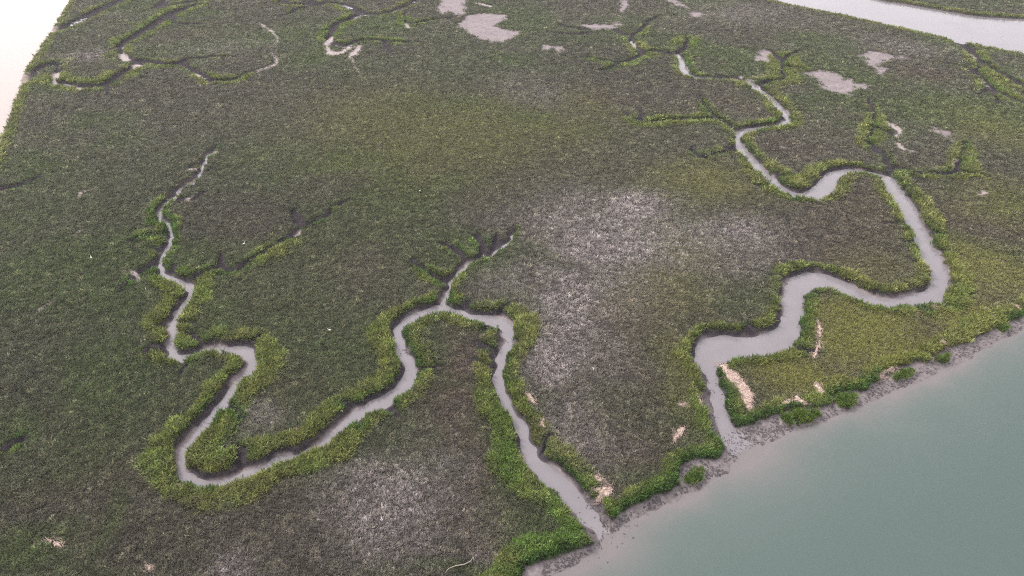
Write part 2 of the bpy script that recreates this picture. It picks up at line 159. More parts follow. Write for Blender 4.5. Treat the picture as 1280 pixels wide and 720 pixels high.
ZONES = {'pale':[(29.27,174.53,27.02,24.89,0.75),(11.03,131.05,12.87,24.25,0.75),(49.53,172.83,24.77,14.38,0.55),(-22.27,81.74,12.52,12.93,0.8),
    (38.78,191.0,12.12,13.53,1),(22.99,166.13,16.42,12.75,0.9),(11.65,139.99,11.65,13.39,0.95),(7.03,120.33,7.91,12.34,0.9),
    (23.89,145.43,15.92,15.84,0.6),(13.38,100.43,9.44,8.78,0.55),(14.86,90.79,7.43,4.3,0.4),(66.79,177.9,13.82,10.33,0.6),
    (56.49,159.69,14.92,10.06,0.45),(0.0,151.89,12.35,9.38,0.5),(-26.99,88.0,6.57,5.65,0.7),(-19.6,81.73,8.4,6.07,0.7),
    (-23.41,75.02,5.35,4.75,0.7),(-17.95,91.87,8.97,5.94,0.45),(-45.71,70.83,6.49,3.88,0.8),(-9.74,81.11,8.35,8.58,0.35),
    (-6.51,71.08,5.21,2.99,0.4),(-49.71,97.92,4.66,4.27,0.5),(3.49,305.29,17.47,21.65,0.3),(200.32,367.86,24.53,17.75,0.3),
    (-212.11,350.4,9.82,10.91,0.6),(-153.31,367.86,20.44,17.75,0.3),(139.97,446.78,33.79,24.76,0.35)],'brown':[(-11.59,122.8,5.35,9.87,1),
    (-12.93,104.96,9.7,9.26,0.9),(-7.39,90.56,5.91,11.63,0.9),(-4.08,77.57,5.44,6.55,0.8),(17.84,123.8,14.27,17.0,0.7),
    (28.45,136.07,11.38,19.24,0.6),(21.2,94.06,10.6,8.12,0.7),(8.97,92.04,4.49,7.92,0.5),(106.01,190.4,16.86,20.65,0.7),
    (88.4,168.29,15.47,12.99,0.6),(138.0,182.01,14.03,13.57,0.8),(136.61,197.22,12.42,12.02,0.6),(189.2,327.48,14.84,14.61,0.8),
    (-175.46,399.72,26.32,20.44,0.6),(-206.22,350.47,13.75,12.28,0.8),(92.47,284.16,16.51,13.51,0.5),(46.23,284.7,19.81,19.33,0.4),
    (98.73,241.74,17.42,11.94,0.4),(136.38,269.99,9.52,8.89,0.3),(-49.14,107.32,13.1,9.51,0.35),(-50.27,157.76,29.32,23.51,0.3),
    (-73.21,83.09,14.08,10.56,0.3),(-44.02,79.41,11.01,8.39,0.35)],'olive':[(80.28,132.32,14.0,15.49,1),(61.48,114.55,11.95,7.75,1),
    (87.41,122.67,12.49,8.45,0.9),(123.58,156.39,12.57,15.58,0.8),(107.9,137.95,13.49,9.86,0.85),(95.92,159.53,12.79,8.04,0.35),
    (37.82,145.18,11.94,14.06,0.45),(43.4,164.54,10.85,16.73,0.35),(62.86,211.87,18.33,15.2,0.55),(-23.51,249.78,47.03,38.74,0.45),
    (-53.22,269.02,28.17,35.01,0.4),(29.72,284.7,13.21,19.33,0.3),(15.06,254.13,18.08,20.13,0.35),(37.57,115.54,5.12,15.58,0.4),
    (151.52,197.69,14.9,16.42,0.4),(183.06,258.24,15.26,20.64,0.4)],'green':[(-117.24,169.98,19.18,50.46,0.35),(-29.68,331.59,44.52,43.06,0.3),
    (-87.89,236.71,34.02,28.66,0.3),(-74.2,94.57,18.17,12.23,0.3),(186.42,280.47,25.71,46.47,0.4),(-96.87,353.75,15.82,19.38,1),
    (-114.05,401.32,26.32,34.18,0.6),(-70.18,400.42,21.93,27.29,0.6),(-33.86,383.52,16.93,22.21,0.35),(-99.48,101.3,7.13,6.22,0.8),
    (-82.24,71.16,6.51,4.49,0.95),(-71.55,75.94,2.69,6.41,0.7),(-75.15,68.12,8.92,2.15,0.6),(-1.51,94.29,5.3,10.17,0.8),
    (3.44,79.31,6.88,7.54,0.9),(7.98,74.18,5.32,3.91,0.9),(-10.19,68.1,14.01,1.43,0.8),(26.27,87.94,8.76,4.71,0.7),(36.68,102.66,4.78,9.01,0.6),
    (160.27,320.29,14.57,14.09,0.7),(94.89,354.68,15.82,27.74,0.4),(34.46,391.07,17.23,16.42,0.6),(-85.88,112.95,18.52,15.14,0.3),
    (-141.15,194.01,21.9,26.43,0.4),(-159.34,208.56,9.07,11.88,0.7),(-188.62,404.47,52.64,51.62,0.25),(-75.36,334.69,22.61,25.19,0.4),
    (-69.08,131.89,5.6,12.37,0.6),(-117.81,218.51,16.06,19.09,0.3),(-81.73,161.51,9.68,7.36,0.7),(-73.95,157.39,8.45,5.53,0.6),
    (-11.98,164.54,8.71,9.24,0.8)]}
STICK = [(-10.61,66.95),(-10.03,67.66),(-8.93,68.23),(-7.67,68.66),(-6.68,69.25),(-6.19,69.83),(-6.16,69.1)]
MOUTHS = [(45.25, 94.87, 9.0), (16.66, 73.48, 6.0), (30.24, 84.86, 4.0)]
LUMPS = [(-24.4, 124.09, 1.6, 0.9), (-0.37, 125.94, 1.2, 0.5), (15.42, 78.2, 5, 0.4), (43.97, 113.02, 3, 0.5), (43.34, 105.72, 3, 0.5), (104.61, 147.77, 1.5, 0.5), (72.47, 148.86, 2.5, 0.3)]
CLOUD_LO, CLOUD_HI, EXPO, DENOISE = 11., 18., 1.2, False
HAZE = .00011
GLOW_LO, GLOW_HI = .45, 1.5

import bpy, bmesh, math, random
import numpy as np
random.seed(7)
RNG = np.random.default_rng(11)
scene = bpy.context.scene
COL = scene.collection
ZW = -1.0                       # low-tide water level; the marsh platform is z = 0

# ------------------------------------------------------------------ numpy noise
_T = RNG.random((256, 256))
def vnoise(x, y, seed=0):
    x = np.asarray(x, float) + seed * 17.31; y = np.asarray(y, float) + seed * 9.77
    xi = np.floor(x).astype(np.int64); yi = np.floor(y).astype(np.int64)
    fx = x - xi; fy = y - yi
    fx = fx * fx * (3 - 2 * fx); fy = fy * fy * (3 - 2 * fy)
    x0 = xi & 255; x1 = (xi + 1) & 255; y0 = yi & 255; y1 = (yi + 1) & 255
    return (_T[x0, y0] * (1 - fx) + _T[x1, y0] * fx) * (1 - fy) + (_T[x0, y1] * (1 - fx) + _T[x1, y1] * fx) * fy
def fbm(x, y, seed=0, octaves=4):
    s = 0; a = .5; t = 0
    for i in range(octaves):
        s = s + a * vnoise(x * 2 ** i, y * 2 ** i, seed + i * 3); t += a; a *= .55
    return s / t
def sstep(a, b, x):
    t = np.clip((x - a) / (b - a), 0, 1); return t * t * (3 - 2 * t)

# ------------------------------------------------------------------ distance fields on a plan of the marsh
X0, Y0, RES = -400., 16., .4
NX, NY = 2000, 1420
GX = X0 + RES * np.arange(NX); GY = Y0 + RES * np.arange(NY)
MAXD = 24.
def new_field(): return np.full((NX, NY), MAXD, np.float32)
def spline(pts, step=1.6):
    p = np.array(pts, float); out = []
    q = np.vstack([2 * p[0] - p[1], p, 2 * p[-1] - p[-2]])
    for i in range(1, len(q) - 2):
        n = max(1, int(np.linalg.norm(q[i + 1, :2] - q[i, :2]) / step))
        for k in range(n):
            t = k / n
            out.append(.5 * (2 * q[i] + (q[i + 1] - q[i - 1]) * t + (2 * q[i - 1] - 5 * q[i] + 4 * q[i + 1] - q[i + 2]) * t * t
                             + (3 * q[i] - q[i - 1] - 3 * q[i + 1] + q[i + 2]) * t ** 3))
    out.append(p[-1]); return np.array(out)
def seg_into(F, a, b, ra=0., rb=0., maxd=MAXD):
    m = maxd + max(ra, rb)
    i0 = max(0, int((min(a[0], b[0]) - m - X0) / RES)); i1 = min(NX, int((max(a[0], b[0]) + m - X0) / RES) + 2)
    j0 = max(0, int((min(a[1], b[1]) - m - Y0) / RES)); j1 = min(NY, int((max(a[1], b[1]) + m - Y0) / RES) + 2)
    if i0 >= i1 or j0 >= j1: return
    x = GX[i0:i1, None]; y = GY[None, j0:j1]
    dx, dy = b[0] - a[0], b[1] - a[1]; L = dx * dx + dy * dy + 1e-9
    t = np.clip(((x - a[0]) * dx + (y - a[1]) * dy) / L, 0, 1)
    d = np.sqrt((x - a[0] - t * dx) ** 2 + (y - a[1] - t * dy) ** 2) - (ra + (rb - ra) * t)
    F[i0:i1, j0:j1] = np.minimum(F[i0:i1, j0:j1], d)
def band_field(pts):
    F = new_field()
    for a, b in zip(pts[:-1], pts[1:]):
        m = 22.
        i0 = max(0, int((min(a[0], b[0]) - m - X0) / RES)); i1 = min(NX, int((max(a[0], b[0]) + m - X0) / RES) + 2)
        j0 = max(0, int((min(a[1], b[1]) - m - Y0) / RES)); j1 = min(NY, int((max(a[1], b[1]) + m - Y0) / RES) + 2)
        if i0 >= i1 or j0 >= j1: continue
        x = GX[i0:i1, None]; y = GY[None, j0:j1]; dx, dy = b[0] - a[0], b[1] - a[1]; L = dx * dx + dy * dy + 1e-9
        t = np.clip(((x - a[0]) * dx + (y - a[1]) * dy) / L, 0, 1)
        d = (np.sqrt((x - a[0] - t * dx) ** 2 + (y - a[1] - t * dy) ** 2) - a[2] - (b[2] - a[2]) * t) / np.maximum(.2, a[3] + (b[3] - a[3]) * t)
        F[i0:i1, j0:j1] = np.minimum(F[i0:i1, j0:j1], d)
    return F
def chain_field(F, pts, maxd=MAXD):
    for i in range(len(pts) - 1): seg_into(F, pts[i], pts[i + 1], max(pts[i][2], .1), max(pts[i + 1][2], .1), maxd)
def inside(poly, x, y):
    r = np.zeros(np.broadcast(x, y).shape, bool); n = len(poly)
    for i in range(n):
        (ax, ay), (bx, by) = poly[i], poly[(i + 1) % n]
        if ay == by: continue
        r ^= ((ay > y) != (by > y)) & (x < (bx - ax) * (y - ay) / (by - ay) + ax)
    return r
def poly_field(F, poly, maxd=MAXD):
    p = np.array(poly)
    d = new_field()
    for i in range(len(p)):
        a, b = p[i], p[(i + 1) % len(p)]
        if max(abs(a).max(), abs(b).max()) > 4000: continue
        n = max(1, int(np.linalg.norm(b - a) / 40))
        for k in range(n): seg_into(d, a + (b - a) * k / n, a + (b - a) * (k + 1) / n, 0, 0, maxd)
    m = maxd
    i0 = int(np.clip((p[:, 0].min() - m - X0) / RES, 0, NX)); i1 = int(np.clip((p[:, 0].max() + m - X0) / RES + 2, 0, NX))
    j0 = int(np.clip((p[:, 1].min() - m - Y0) / RES, 0, NY)); j1 = int(np.clip((p[:, 1].max() + m - Y0) / RES + 2, 0, NY))
    if i0 >= i1 or j0 >= j1: return
    ins = inside(poly, GX[i0:i1, None], GY[None, j0:j1])
    w = d[i0:i1, j0:j1]; w = np.where(ins, -w, w)
    F[i0:i1, j0:j1] = np.minimum(F[i0:i1, j0:j1], w)
def at(F, x, y):
    u = np.clip((np.asarray(x) - X0) / RES, 0, NX - 1.001); v = np.clip((np.asarray(y) - Y0) / RES, 0, NY - 1.001)
    i = u.astype(int); j = v.astype(int); fu = u - i; fv = v - j
    return (F[i, j] * (1 - fu) + F[i + 1, j] * fu) * (1 - fv) + (F[i, j + 1] * (1 - fu) + F[i + 1, j + 1] * fu) * fv
def ext(p, q, k):               # the point k metres past p on the line q -> p
    d = np.array(p) - np.array(q); d = d / np.linalg.norm(d); return tuple(np.array(p) + d * k)

def spl2(pts, step=2.): return [tuple(v[:2]) for v in spline([(x, y, 0) for x, y in pts], step)]
sea_line, far_near, far_far = spl2(SEA), spl2(FAR_NEAR, 4), spl2(FAR_FAR, 4)
veg_line, wat_line = spl2(VEG_EDGE, 1.), spl2(WATERLINE, 1.)
SEA_P = [ext(sea_line[0], sea_line[8], 2500)] + sea_line + [ext(sea_line[-1], sea_line[-8], 400), (-3900, -200), (-3900, 3900)]
FAR_P = [ext(far_near[0], far_near[6], 2500)] + far_near + [ext(far_near[-1], far_near[-6], 1500), ext(far_far[-1], far_far[-6], 1500)] + far_far[::-1] + [ext(far_far[0], far_far[6], 2500)]
def river_poly(line): return [ext(line[0], line[6], 900)] + line + [ext(line[-1], line[-6], 2500), (3900, -900), (3900, -3900), (-2500, -3900)]
D_CREEK, D_DITCH, D_RUN, D_PAN, D_SEA, D_FAR, D_RIV, D_VEG, D_MAT, D_BAR = [new_field() for _ in range(10)]
BAND = np.zeros((NX, NY), np.float32)
NZ1 = (.5 + 1.5 * (.55 * fbm(GX[:, None] / 7., GY[None, :] / 7., 5, 3) + .45 * vnoise(GX[:, None] / 26., GY[None, :] / 26., 6) - .5)).clip(.05, 1).astype(np.float32)
NZ2 = sstep(.3, .65, fbm(GX[:, None] / 17., GY[None, :] / 17., 7, 2)).astype(np.float32)
for pts in CREEKS:
    s_ = spline(pts); F = new_field(); chain_field(F, s_); D_CREEK = np.minimum(D_CREEK, F)
    BAND = np.maximum(BAND, (.6 + .7 * NZ2) * (1 - sstep(.5, 1.05, band_field(s_) / (.3 + 1.2 * NZ1))))
for pts in DITCHES:
    s_ = spline(pts); r_ = s_.copy(); r_[:, 2] = np.maximum(s_[:, 2] * .95, np.clip(s_[:, 2] / s_[:, 2].max(), .2, 1) ** 1.8 * (.6 + .35 * sstep(280, 180, s_[:, 1]) + 1.15 * sstep(230, 400, s_[:, 1])))
    F = new_field(); chain_field(F, r_, 14.); D_DITCH = np.minimum(D_DITCH, F)
    BAND = np.maximum(BAND, (.3 + .9 * NZ2) * (1 - sstep(.3, 1.05, band_field(s_) / (.15 + 1.5 * NZ1))))
# little drainage notches cut into the creek banks
rn_ = random.Random(3)
for pts in CREEKS:
    s_ = spline(pts)
    for k in range(4, len(s_) - 6):
        if rn_.random() > .2: continue
        p_ = s_[k]; t_ = s_[k + 1][:2] - s_[k - 1][:2]; t_ = t_ / (np.linalg.norm(t_) + 1e-6); sg = rn_.choice((-1, 1)); n_ = np.array((-t_[1], t_[0])) * sg
        a_ = rn_.gauss(0, .5); n_ = np.array((n_[0] * math.cos(a_) - n_[1] * math.sin(a_), n_[0] * math.sin(a_) + n_[1] * math.cos(a_))); L_ = rn_.uniform(2., 6.5)
        q0 = p_[:2] + n_ * p_[2]; q1 = q0 + n_ * L_ * .5 + t_ * rn_.gauss(0, .5); q2 = q0 + n_ * L_ + t_ * rn_.gauss(0, 1.2); w0 = rn_.uniform(.3, .65)
        chain_field(D_DITCH, [(*q0, w0), (*q1, w0 * .7), (*q2, w0 * .25)], 14.)
for pts in RUNNELS: chain_field(D_RUN, spline(pts), 8.)
for pts in BARS: chain_field(D_BAR, spline(pts), 8.)
for p in PANS: poly_field(D_PAN, p, 10.)
D_PAN -= .6
poly_field(D_SEA, SEA_P); poly_field(D_FAR, FAR_P); poly_field(D_RIV, river_poly(wat_line)); poly_field(D_VEG, river_poly(veg_line))
for n, p in MATS: poly_field(D_MAT, p, 6.)
BAND = np.maximum(BAND, .9 * (1 - sstep(.5, 1.1, D_VEG / (1.5 + 7.5 * NZ1))))
BAND = np.maximum(BAND, .7 * (1 - sstep(.5, 1.1, D_SEA / 6.)))
BAND = np.maximum(BAND, .8 * (1 - sstep(.5, 1.1, D_FAR / 7.)))

def terrain(x, y):
    """height of the ground and the fields it came from"""
    wx = x + 1.3 * (vnoise(x / 2.2, y / 2.2, 31) - .5); wy = y + 1.3 * (vnoise(x / 2.2, y / 2.2, 37) - .5)
    c, d, r, p = at(D_CREEK, wx, wy), at(D_DITCH, wx, wy), at(D_RUN, wx, wy), at(D_PAN, x + 6 * (fbm(x / 4, y / 4, 2, 3) - .5), y + 9 * (fbm(x / 4, y / 4, 3, 3) - .5))
    bar = at(D_BAR, x + 1.6 * (vnoise(x / 1.6, y / 1.6, 33) - .5), y + 1.6 * (vnoise(x / 1.6, y / 1.6, 35) - .5))
    s, f, w, v = at(D_SEA, wx, wy), at(D_FAR, wx, wy), at(D_RIV, wx, wy), at(D_VEG, wx, wy)
    base = .3 * (fbm(x / 14., y / 14., 1, 3) - .5) + .14 * (fbm(x / 1.1, y / 1.1, 2, 2) - .5)
    def bank(q, bw): return np.where(q < 0, ZW - .5 * sstep(0, 1.5, -q), ZW + .04 + (.96 + base) * sstep(-.05, bw, q))
    z = base
    z = np.minimum(z, bank(c, 1.25)); z = np.minimum(z, bank(s, 2.2)); z = np.minimum(z, bank(f, 1.6))
    z = np.minimum(z, base * .4 - .97 * (1 - sstep(-.4, .4, d)))
    z = np.minimum(z, base * .3 - .12 - .1 * (1 - sstep(-.6, .5, r)) + .3 * sstep(.0, 1., r))
    z = np.minimum(z, -.80 + .25 * (fbm(x / 1.4, y / 1.4, 4, 2) - .5) + .9 * sstep(-.9, .9, bar) + .4 * (bar > .9))
    z = np.minimum(z, -.22 + .08 * base + .45 * sstep(-.2, .9, p))
    t = np.clip(w, 0, None) / (np.clip(w, 0, None) + np.clip(-v, 0, None) + .01)
    mud = ZW + .03 + .52 * t + .1 * base + .16 * (fbm(x / .9, y / .9, 8, 2) - .5) * (t > .02)
    zr = np.where(w < 0, ZW - .06 - .9 * sstep(0, 9., -w), np.where(v < 0, mud, np.minimum(base, -.45 + (.45 + base) * sstep(0, .8, v))))
    z = np.minimum(z, zr)
    return z, dict(bar=bar, c=c, d=d, r=r, p=p, s=s, f=f, w=w, v=v)

# ------------------------------------------------------------------ materials
def new_mat(name):
    m = bpy.data.materials.new(name); m.use_nodes = True
    nt = m.node_tree; bs = nt.nodes['Principled BSDF']; return m, nt, bs
def N(nt, t, **kw):
    n = nt.nodes.new(t)
    for k, v in kw.items(): setattr(n, k, v)
    return n
def ground_mat():
    m, nt, bs = new_mat('marsh_mud')
    a = N(nt, 'ShaderNodeAttribute', attribute_name='col'); tc = N(nt, 'ShaderNodeTexCoord')
    n1 = N(nt, 'ShaderNodeTexNoise'); n1.inputs['Scale'].default_value = 1.1; n1.inputs['Detail'].default_value = 6; n1.inputs['Roughness'].default_value = .7
    nt.links.new(tc.outputs['Object'], n1.inputs['Vector'])
    mr = N(nt, 'ShaderNodeMapRange'); mr.inputs[1].default_value = .3; mr.inputs[2].default_value = .7; mr.inputs[3].default_value = .6; mr.inputs[4].default_value = 1.4
    nt.links.new(n1.outputs['Fac'], mr.inputs['Value'])
    mx = N(nt, 'ShaderNodeVectorMath', operation='SCALE')
    nt.links.new(a.outputs['Color'], mx.inputs[0]); nt.links.new(mr.outputs[0], mx.inputs['Scale'])
    nt.links.new(mx.outputs[0], bs.inputs['Base Color'])
    w = N(nt, 'ShaderNodeAttribute', attribute_name='wet')
    r = N(nt, 'ShaderNodeMapRange'); r.inputs[3].default_value = .95; r.inputs[4].default_value = .38
    nt.links.new(w.outputs['Fac'], r.inputs['Value']); nt.links.new(r.outputs[0], bs.inputs['Roughness'])
    sp = N(nt, 'ShaderNodeMapRange'); sp.inputs[3].default_value = .02; sp.inputs[4].default_value = .5
    nt.links.new(w.outputs['Fac'], sp.inputs['Value']); nt.links.new(sp.outputs[0], bs.inputs['Specular IOR Level'])
    bp = N(nt, 'ShaderNodeBump'); bp.inputs['Strength'].default_value = .5; bp.inputs['Distance'].default_value = .12
    nt.links.new(n1.outputs['Fac'], bp.inputs['Height']); nt.links.new(bp.outputs[0], bs.inputs['Normal'])
    return m
def water_mat(name, bump=.02, rough=.06):
    m, nt, bs = new_mat(name)
    a = N(nt, 'ShaderNodeAttribute', attribute_name='col'); nt.links.new(a.outputs['Color'], bs.inputs['Base Color'])
    bs.inputs['Roughness'].default_value = rough; bs.inputs['IOR'].default_value = 1.333
    tc = N(nt, 'ShaderNodeTexCoord'); n1 = N(nt, 'ShaderNodeTexNoise'); n1.inputs['Scale'].default_value = .5; n1.inputs['Detail'].default_value = 5
    nt.links.new(tc.outputs['Object'], n1.inputs['Vector'])
    bp = N(nt, 'ShaderNodeBump'); bp.inputs['Strength'].default_value = .25; bp.inputs['Distance'].default_value = bump
    nt.links.new(n1.outputs['Fac'], bp.inputs['Height']); nt.links.new(bp.outputs[0], bs.inputs['Normal'])
    n2 = N(nt, 'ShaderNodeTexNoise'); n2.inputs['Scale'].default_value = .06; n2.inputs['Detail'].default_value = 4; nt.links.new(tc.outputs['Object'], n2.inputs['Vector'])
    r2 = N(nt, 'ShaderNodeMapRange'); r2.inputs[1].default_value = .35; r2.inputs[2].default_value = .65; r2.inputs[3].default_value = rough * .5; r2.inputs[4].default_value = rough * 2.2
    nt.links.new(n2.outputs['Fac'], r2.inputs['Value']); nt.links.new(r2.outputs[0], bs.inputs['Roughness'])
    return m
def grass_mat(name, instanced=True):
    m, nt, bs = new_mat(name)
    a = N(nt, 'ShaderNodeAttribute', attribute_name='col')
    if instanced: a.attribute_type = 'INSTANCER'
    tc = N(nt, 'ShaderNodeNewGeometry')
    rp = N(nt, 'ShaderNodeMapRange'); rp.inputs[3].default_value = .55; rp.inputs[4].default_value = 1.45
    nt.links.new(tc.outputs['Random Per Island'], rp.inputs['Value'])
    mx = N(nt, 'ShaderNodeVectorMath', operation='SCALE'); nt.links.new(a.outputs['Color'], mx.inputs[0]); nt.links.new(rp.outputs[0], mx.inputs['Scale'])
    nt.links.new(mx.outputs[0], bs.inputs['Base Color']); bs.inputs['Roughness'].default_value = .7; bs.inputs['Specular IOR Level'].default_value = .15
    tr = N(nt, 'ShaderNodeBsdfTranslucent'); nt.links.new(mx.outputs[0], tr.inputs['Color'])
    ms = N(nt, 'ShaderNodeMixShader'); ms.inputs[0].default_value = .3
    nt.links.new(bs.outputs[0], ms.inputs[1]); nt.links.new(tr.outputs[0], ms.inputs[2]); nt.links.new(ms.outputs[0], nt.nodes['Material Output'].inputs['Surface'])
    return m
def noisy_mat(name, c1, c2, scale, rough=.85):
    m, nt, bs = new_mat(name)
    tc = N(nt, 'ShaderNodeTexCoord'); n1 = N(nt, 'ShaderNodeTexNoise'); n1.inputs['Scale'].default_value = scale; n1.inputs['Detail'].default_value = 6; n1.inputs['Roughness'].default_value = .7
    nt.links.new(tc.outputs['Object'], n1.inputs['Vector'])
    cr = N(nt, 'ShaderNodeValToRGB'); cr.color_ramp.elements[0].color = (*c1, 1); cr.color_ramp.elements[1].color = (*c2, 1)
    cr.color_ramp.elements[0].position = .32; cr.color_ramp.elements[1].position = .68
    nt.links.new(n1.outputs['Fac'], cr.inputs[0]); nt.links.new(cr.outputs[0], bs.inputs['Base Color']); bs.inputs['Roughness'].default_value = rough
    return m
M_GROUND = ground_mat(); M_GRASS = grass_mat('grass_blades'); M_GRASS_OWN = grass_mat('islet_grass', False)
M_CREEKW = water_mat('muddy_creek_water', .012, .05); M_RIVERW = water_mat('river_water', .03, .08)
M_WRACK = noisy_mat('dry_reed_wrack', (.20, .14, .115), (.50, .385, .33), 2.2)
M_OYSTER = noisy_mat('oyster_shell', (.025, .02, .024), (.10, .085, .09), 3.)
M_MUD = noisy_mat('wet_mud', (.10, .08, .075), (.22, .185, .185), 1.2, .5)
M_WHITE = noisy_mat('white_feathers', (.72, .72, .70), (.85, .85, .83), 5.)
M_BILL = noisy_mat('yellow_bill', (.5, .3, .04), (.6, .4, .06), 5.); M_LEG = noisy_mat('dark_leg', (.02, .02, .02), (.04, .04, .035), 5.)
M_WOOD = noisy_mat('bleached_driftwood', (.16, .14, .115), (.34, .30, .25), 2.)

# ------------------------------------------------------------------ helpers for objects
def mesh_obj(name, verts, faces, mat, parent=None, **props):
    me = bpy.data.meshes.new(name)
    if isinstance(faces, np.ndarray):
        nf, k = faces.shape
        me.vertices.add(len(verts)); me.vertices.foreach_set('co', np.asarray(verts, np.float32).ravel())
        me.loops.add(nf * k); me.loops.foreach_set('vertex_index', faces.astype(np.int32).ravel())
        me.polygons.add(nf); me.polygons.foreach_set('loop_start', np.arange(0, nf * k, k, dtype=np.int32))
        me.update(calc_edges=True); me.validate()
    else:
        me.from_pydata([tuple(v) for v in verts], [], faces); me.update()
    me.materials.append(mat)
    o = bpy.data.objects.new(name, me); COL.objects.link(o)
    if parent: o.parent = parent
    for k, v in props.items(): o[k] = v
    return o
def attr(o, name, typ, data, dom='POINT'):
    a = o.data.attributes.new(name, typ, dom)
    key = {'FLOAT_COLOR': 'color', 'FLOAT_VECTOR': 'vector'}.get(typ, 'value')
    a.data.foreach_set(key, np.ascontiguousarray(data, np.int32 if typ == 'INT' else np.float32).ravel())
def smooth(o): o.data.polygons.foreach_set('use_smooth', np.ones(len(o.data.polygons), bool)); o.data.update()
def rgba(c): return np.concatenate([c, np.ones((len(c), 1))], 1)
def mixc(c, col, w): return c + (np.array(col) - c) * w[:, None]

# ------------------------------------------------------------------ the ground: one polar sheet out to the horizon
az = np.concatenate([np.linspace(-180, -62, 40)[:-1], np.linspace(-62, 62, 1080), np.linspace(62, 180, 40)[1:-1]])
az = np.radians(az)
rad = np.concatenate([[3., 14., 24., 32., 38.], np.exp(np.linspace(math.log(42.), math.log(640.), 1000)), np.exp(np.linspace(math.log(700.), math.log(9000.), 22))])
na, nr = len(az), len(rad)
PX = (np.sin(az)[:, None] * rad[None, :]).ravel(); PY = (np.cos(az)[:, None] * rad[None, :]).ravel()
PZ, FLD = terrain(PX, PY)
ii = np.arange(na)[:, None]; jj = np.arange(nr - 1)[None, :]; i2 = (ii + 1) % na
QUADS = np.stack([ii * nr + jj, ii * nr + jj + 1, i2 * nr + jj + 1, i2 * nr + jj], -1).reshape(-1, 4)[:, ::1]
QUADS = QUADS[:, [3, 2, 1, 0]] if True else QUADS
n_sm = fbm(PX / 3., PY / 3., 12, 4)
gc = np.tile(np.array([.046, .040, .033]), (len(PX), 1)) * (.75 + .5 * n_sm)[:, None]
lowb = sstep(.0, -.45, PZ)
gc = mixc(gc, (.034, .028, .033), lowb * (np.minimum(FLD['d'], FLD['c']) < 3))  # dark mud, taken darker still to paint in the bank shade
wet = lowb * .15
edge = (1 - sstep(.05, .35 + .7 * n_sm, FLD['c'])) * (FLD['c'] < 1.2)
gc = mixc(gc, (.19, .155, .155), edge * .9 * sstep(.5, .66, fbm(PX / 6., PY / 6., 14, 2))); wet = np.maximum(wet, edge * .5)
wet = np.where((FLD['d'] < 2) & (FLD['c'] > 1), 0, wet); gc = mixc(gc, (.032, .027, .031), (FLD['d'] < .9) * (FLD['c'] > .6) * .9)  # ditch beds likewise darkened, their shade put into the mud colour
rn = 1 - sstep(-.1, .7, FLD['r'] - .5 * (n_sm - .5)); gc = mixc(gc, (.27, .225, .22), rn); wet = np.maximum(wet, rn * .5)
pn = 1 - sstep(-.3, .5, FLD['p']); gc = mixc(gc, np.array([.225, .185, .195]), pn * (.75 + .5 * (n_sm - .5))); wet = np.maximum(wet, pn * .4)
sh = 1 - sstep(-.3, .4, FLD['v']); gc = mixc(gc, (.15, .128, .132), sh * np.clip(.55 + .9 * n_sm, 0, 1)); wet = np.maximum(wet, sh * .5)
br = 1 - sstep(-.2, .4, FLD['bar']); gc = mixc(gc, (.092, .075, .077), br * (.5 + .5 * n_sm)); wet = np.maximum(wet, br * .45)
shs = (1 - sstep(1.2, 3.2 + 2 * n_sm, FLD['s'])); gc = mixc(gc, (.26, .22, .19), shs * .85)
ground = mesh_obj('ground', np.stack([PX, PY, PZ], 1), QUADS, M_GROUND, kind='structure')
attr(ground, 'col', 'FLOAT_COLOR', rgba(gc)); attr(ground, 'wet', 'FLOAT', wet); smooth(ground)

# ------------------------------------------------------------------ water
TAKEN = np.zeros(len(QUADS), bool)
def water_sheet(name, sel, mat, cols):
    m_ = sel[QUADS].any(1) & ~TAKEN; TAKEN[m_] = True; q = QUADS[m_]
    used = np.unique(q); re = np.zeros(len(PX), np.int64); re[used] = np.arange(len(used))
    o = mesh_obj(name, np.stack([PX[used], PY[used], np.full(len(used), ZW)], 1), re[q], mat, kind='structure')
    attr(o, 'col', 'FLOAT_COLOR', rgba(cols[used])); smooth(o)
low = PZ < ZW + .06
riv = low & (FLD['w'] < .8); sea = low & (FLD['s'] < .8) & ~riv; far = low & (FLD['f'] < .8) & ~riv & ~sea; crk = low & ~riv & ~sea & ~far
# the creeks' mud cloud spreads from their mouths into the green river
w = -FLD['w'] + 3.5 * (fbm(PX / 7., PY / 7., 21, 3) - .5)
mouths = np.zeros(len(PX))
for mx, my, s in MOUTHS: mouths = np.maximum(mouths, np.exp(-((PX - mx) ** 2 + (PY - my) ** 2) / s ** 2))
milk = np.clip(np.exp(-np.clip(w, 0, None) / 2.2) + .65 * mouths, 0, 1)
mid = np.exp(-np.clip(w, 0, None) / 16.)
rc = np.tile(np.array([.050, .079, .072]), (len(PX), 1)); rc = mixc(rc, (.090, .112, .103), mid * .9); rc = mixc(rc, (.142, .126, .128), milk)
cc = np.tile(np.array([.172, .158, .170]), (len(PX), 1)) * (.9 + .2 * n_sm)[:, None]
fc = np.tile(np.array([.15, .135, .15]), (len(PX), 1)); sc = np.tile(np.array([.28, .225, .20]), (len(PX), 1))
water_sheet('river', riv, M_RIVERW, rc); water_sheet('sound_water', sea, M_RIVERW, sc)
water_sheet('far_river', far, M_RIVERW, fc); water_sheet('tidal_creek', crk, M_CREEKW, cc)

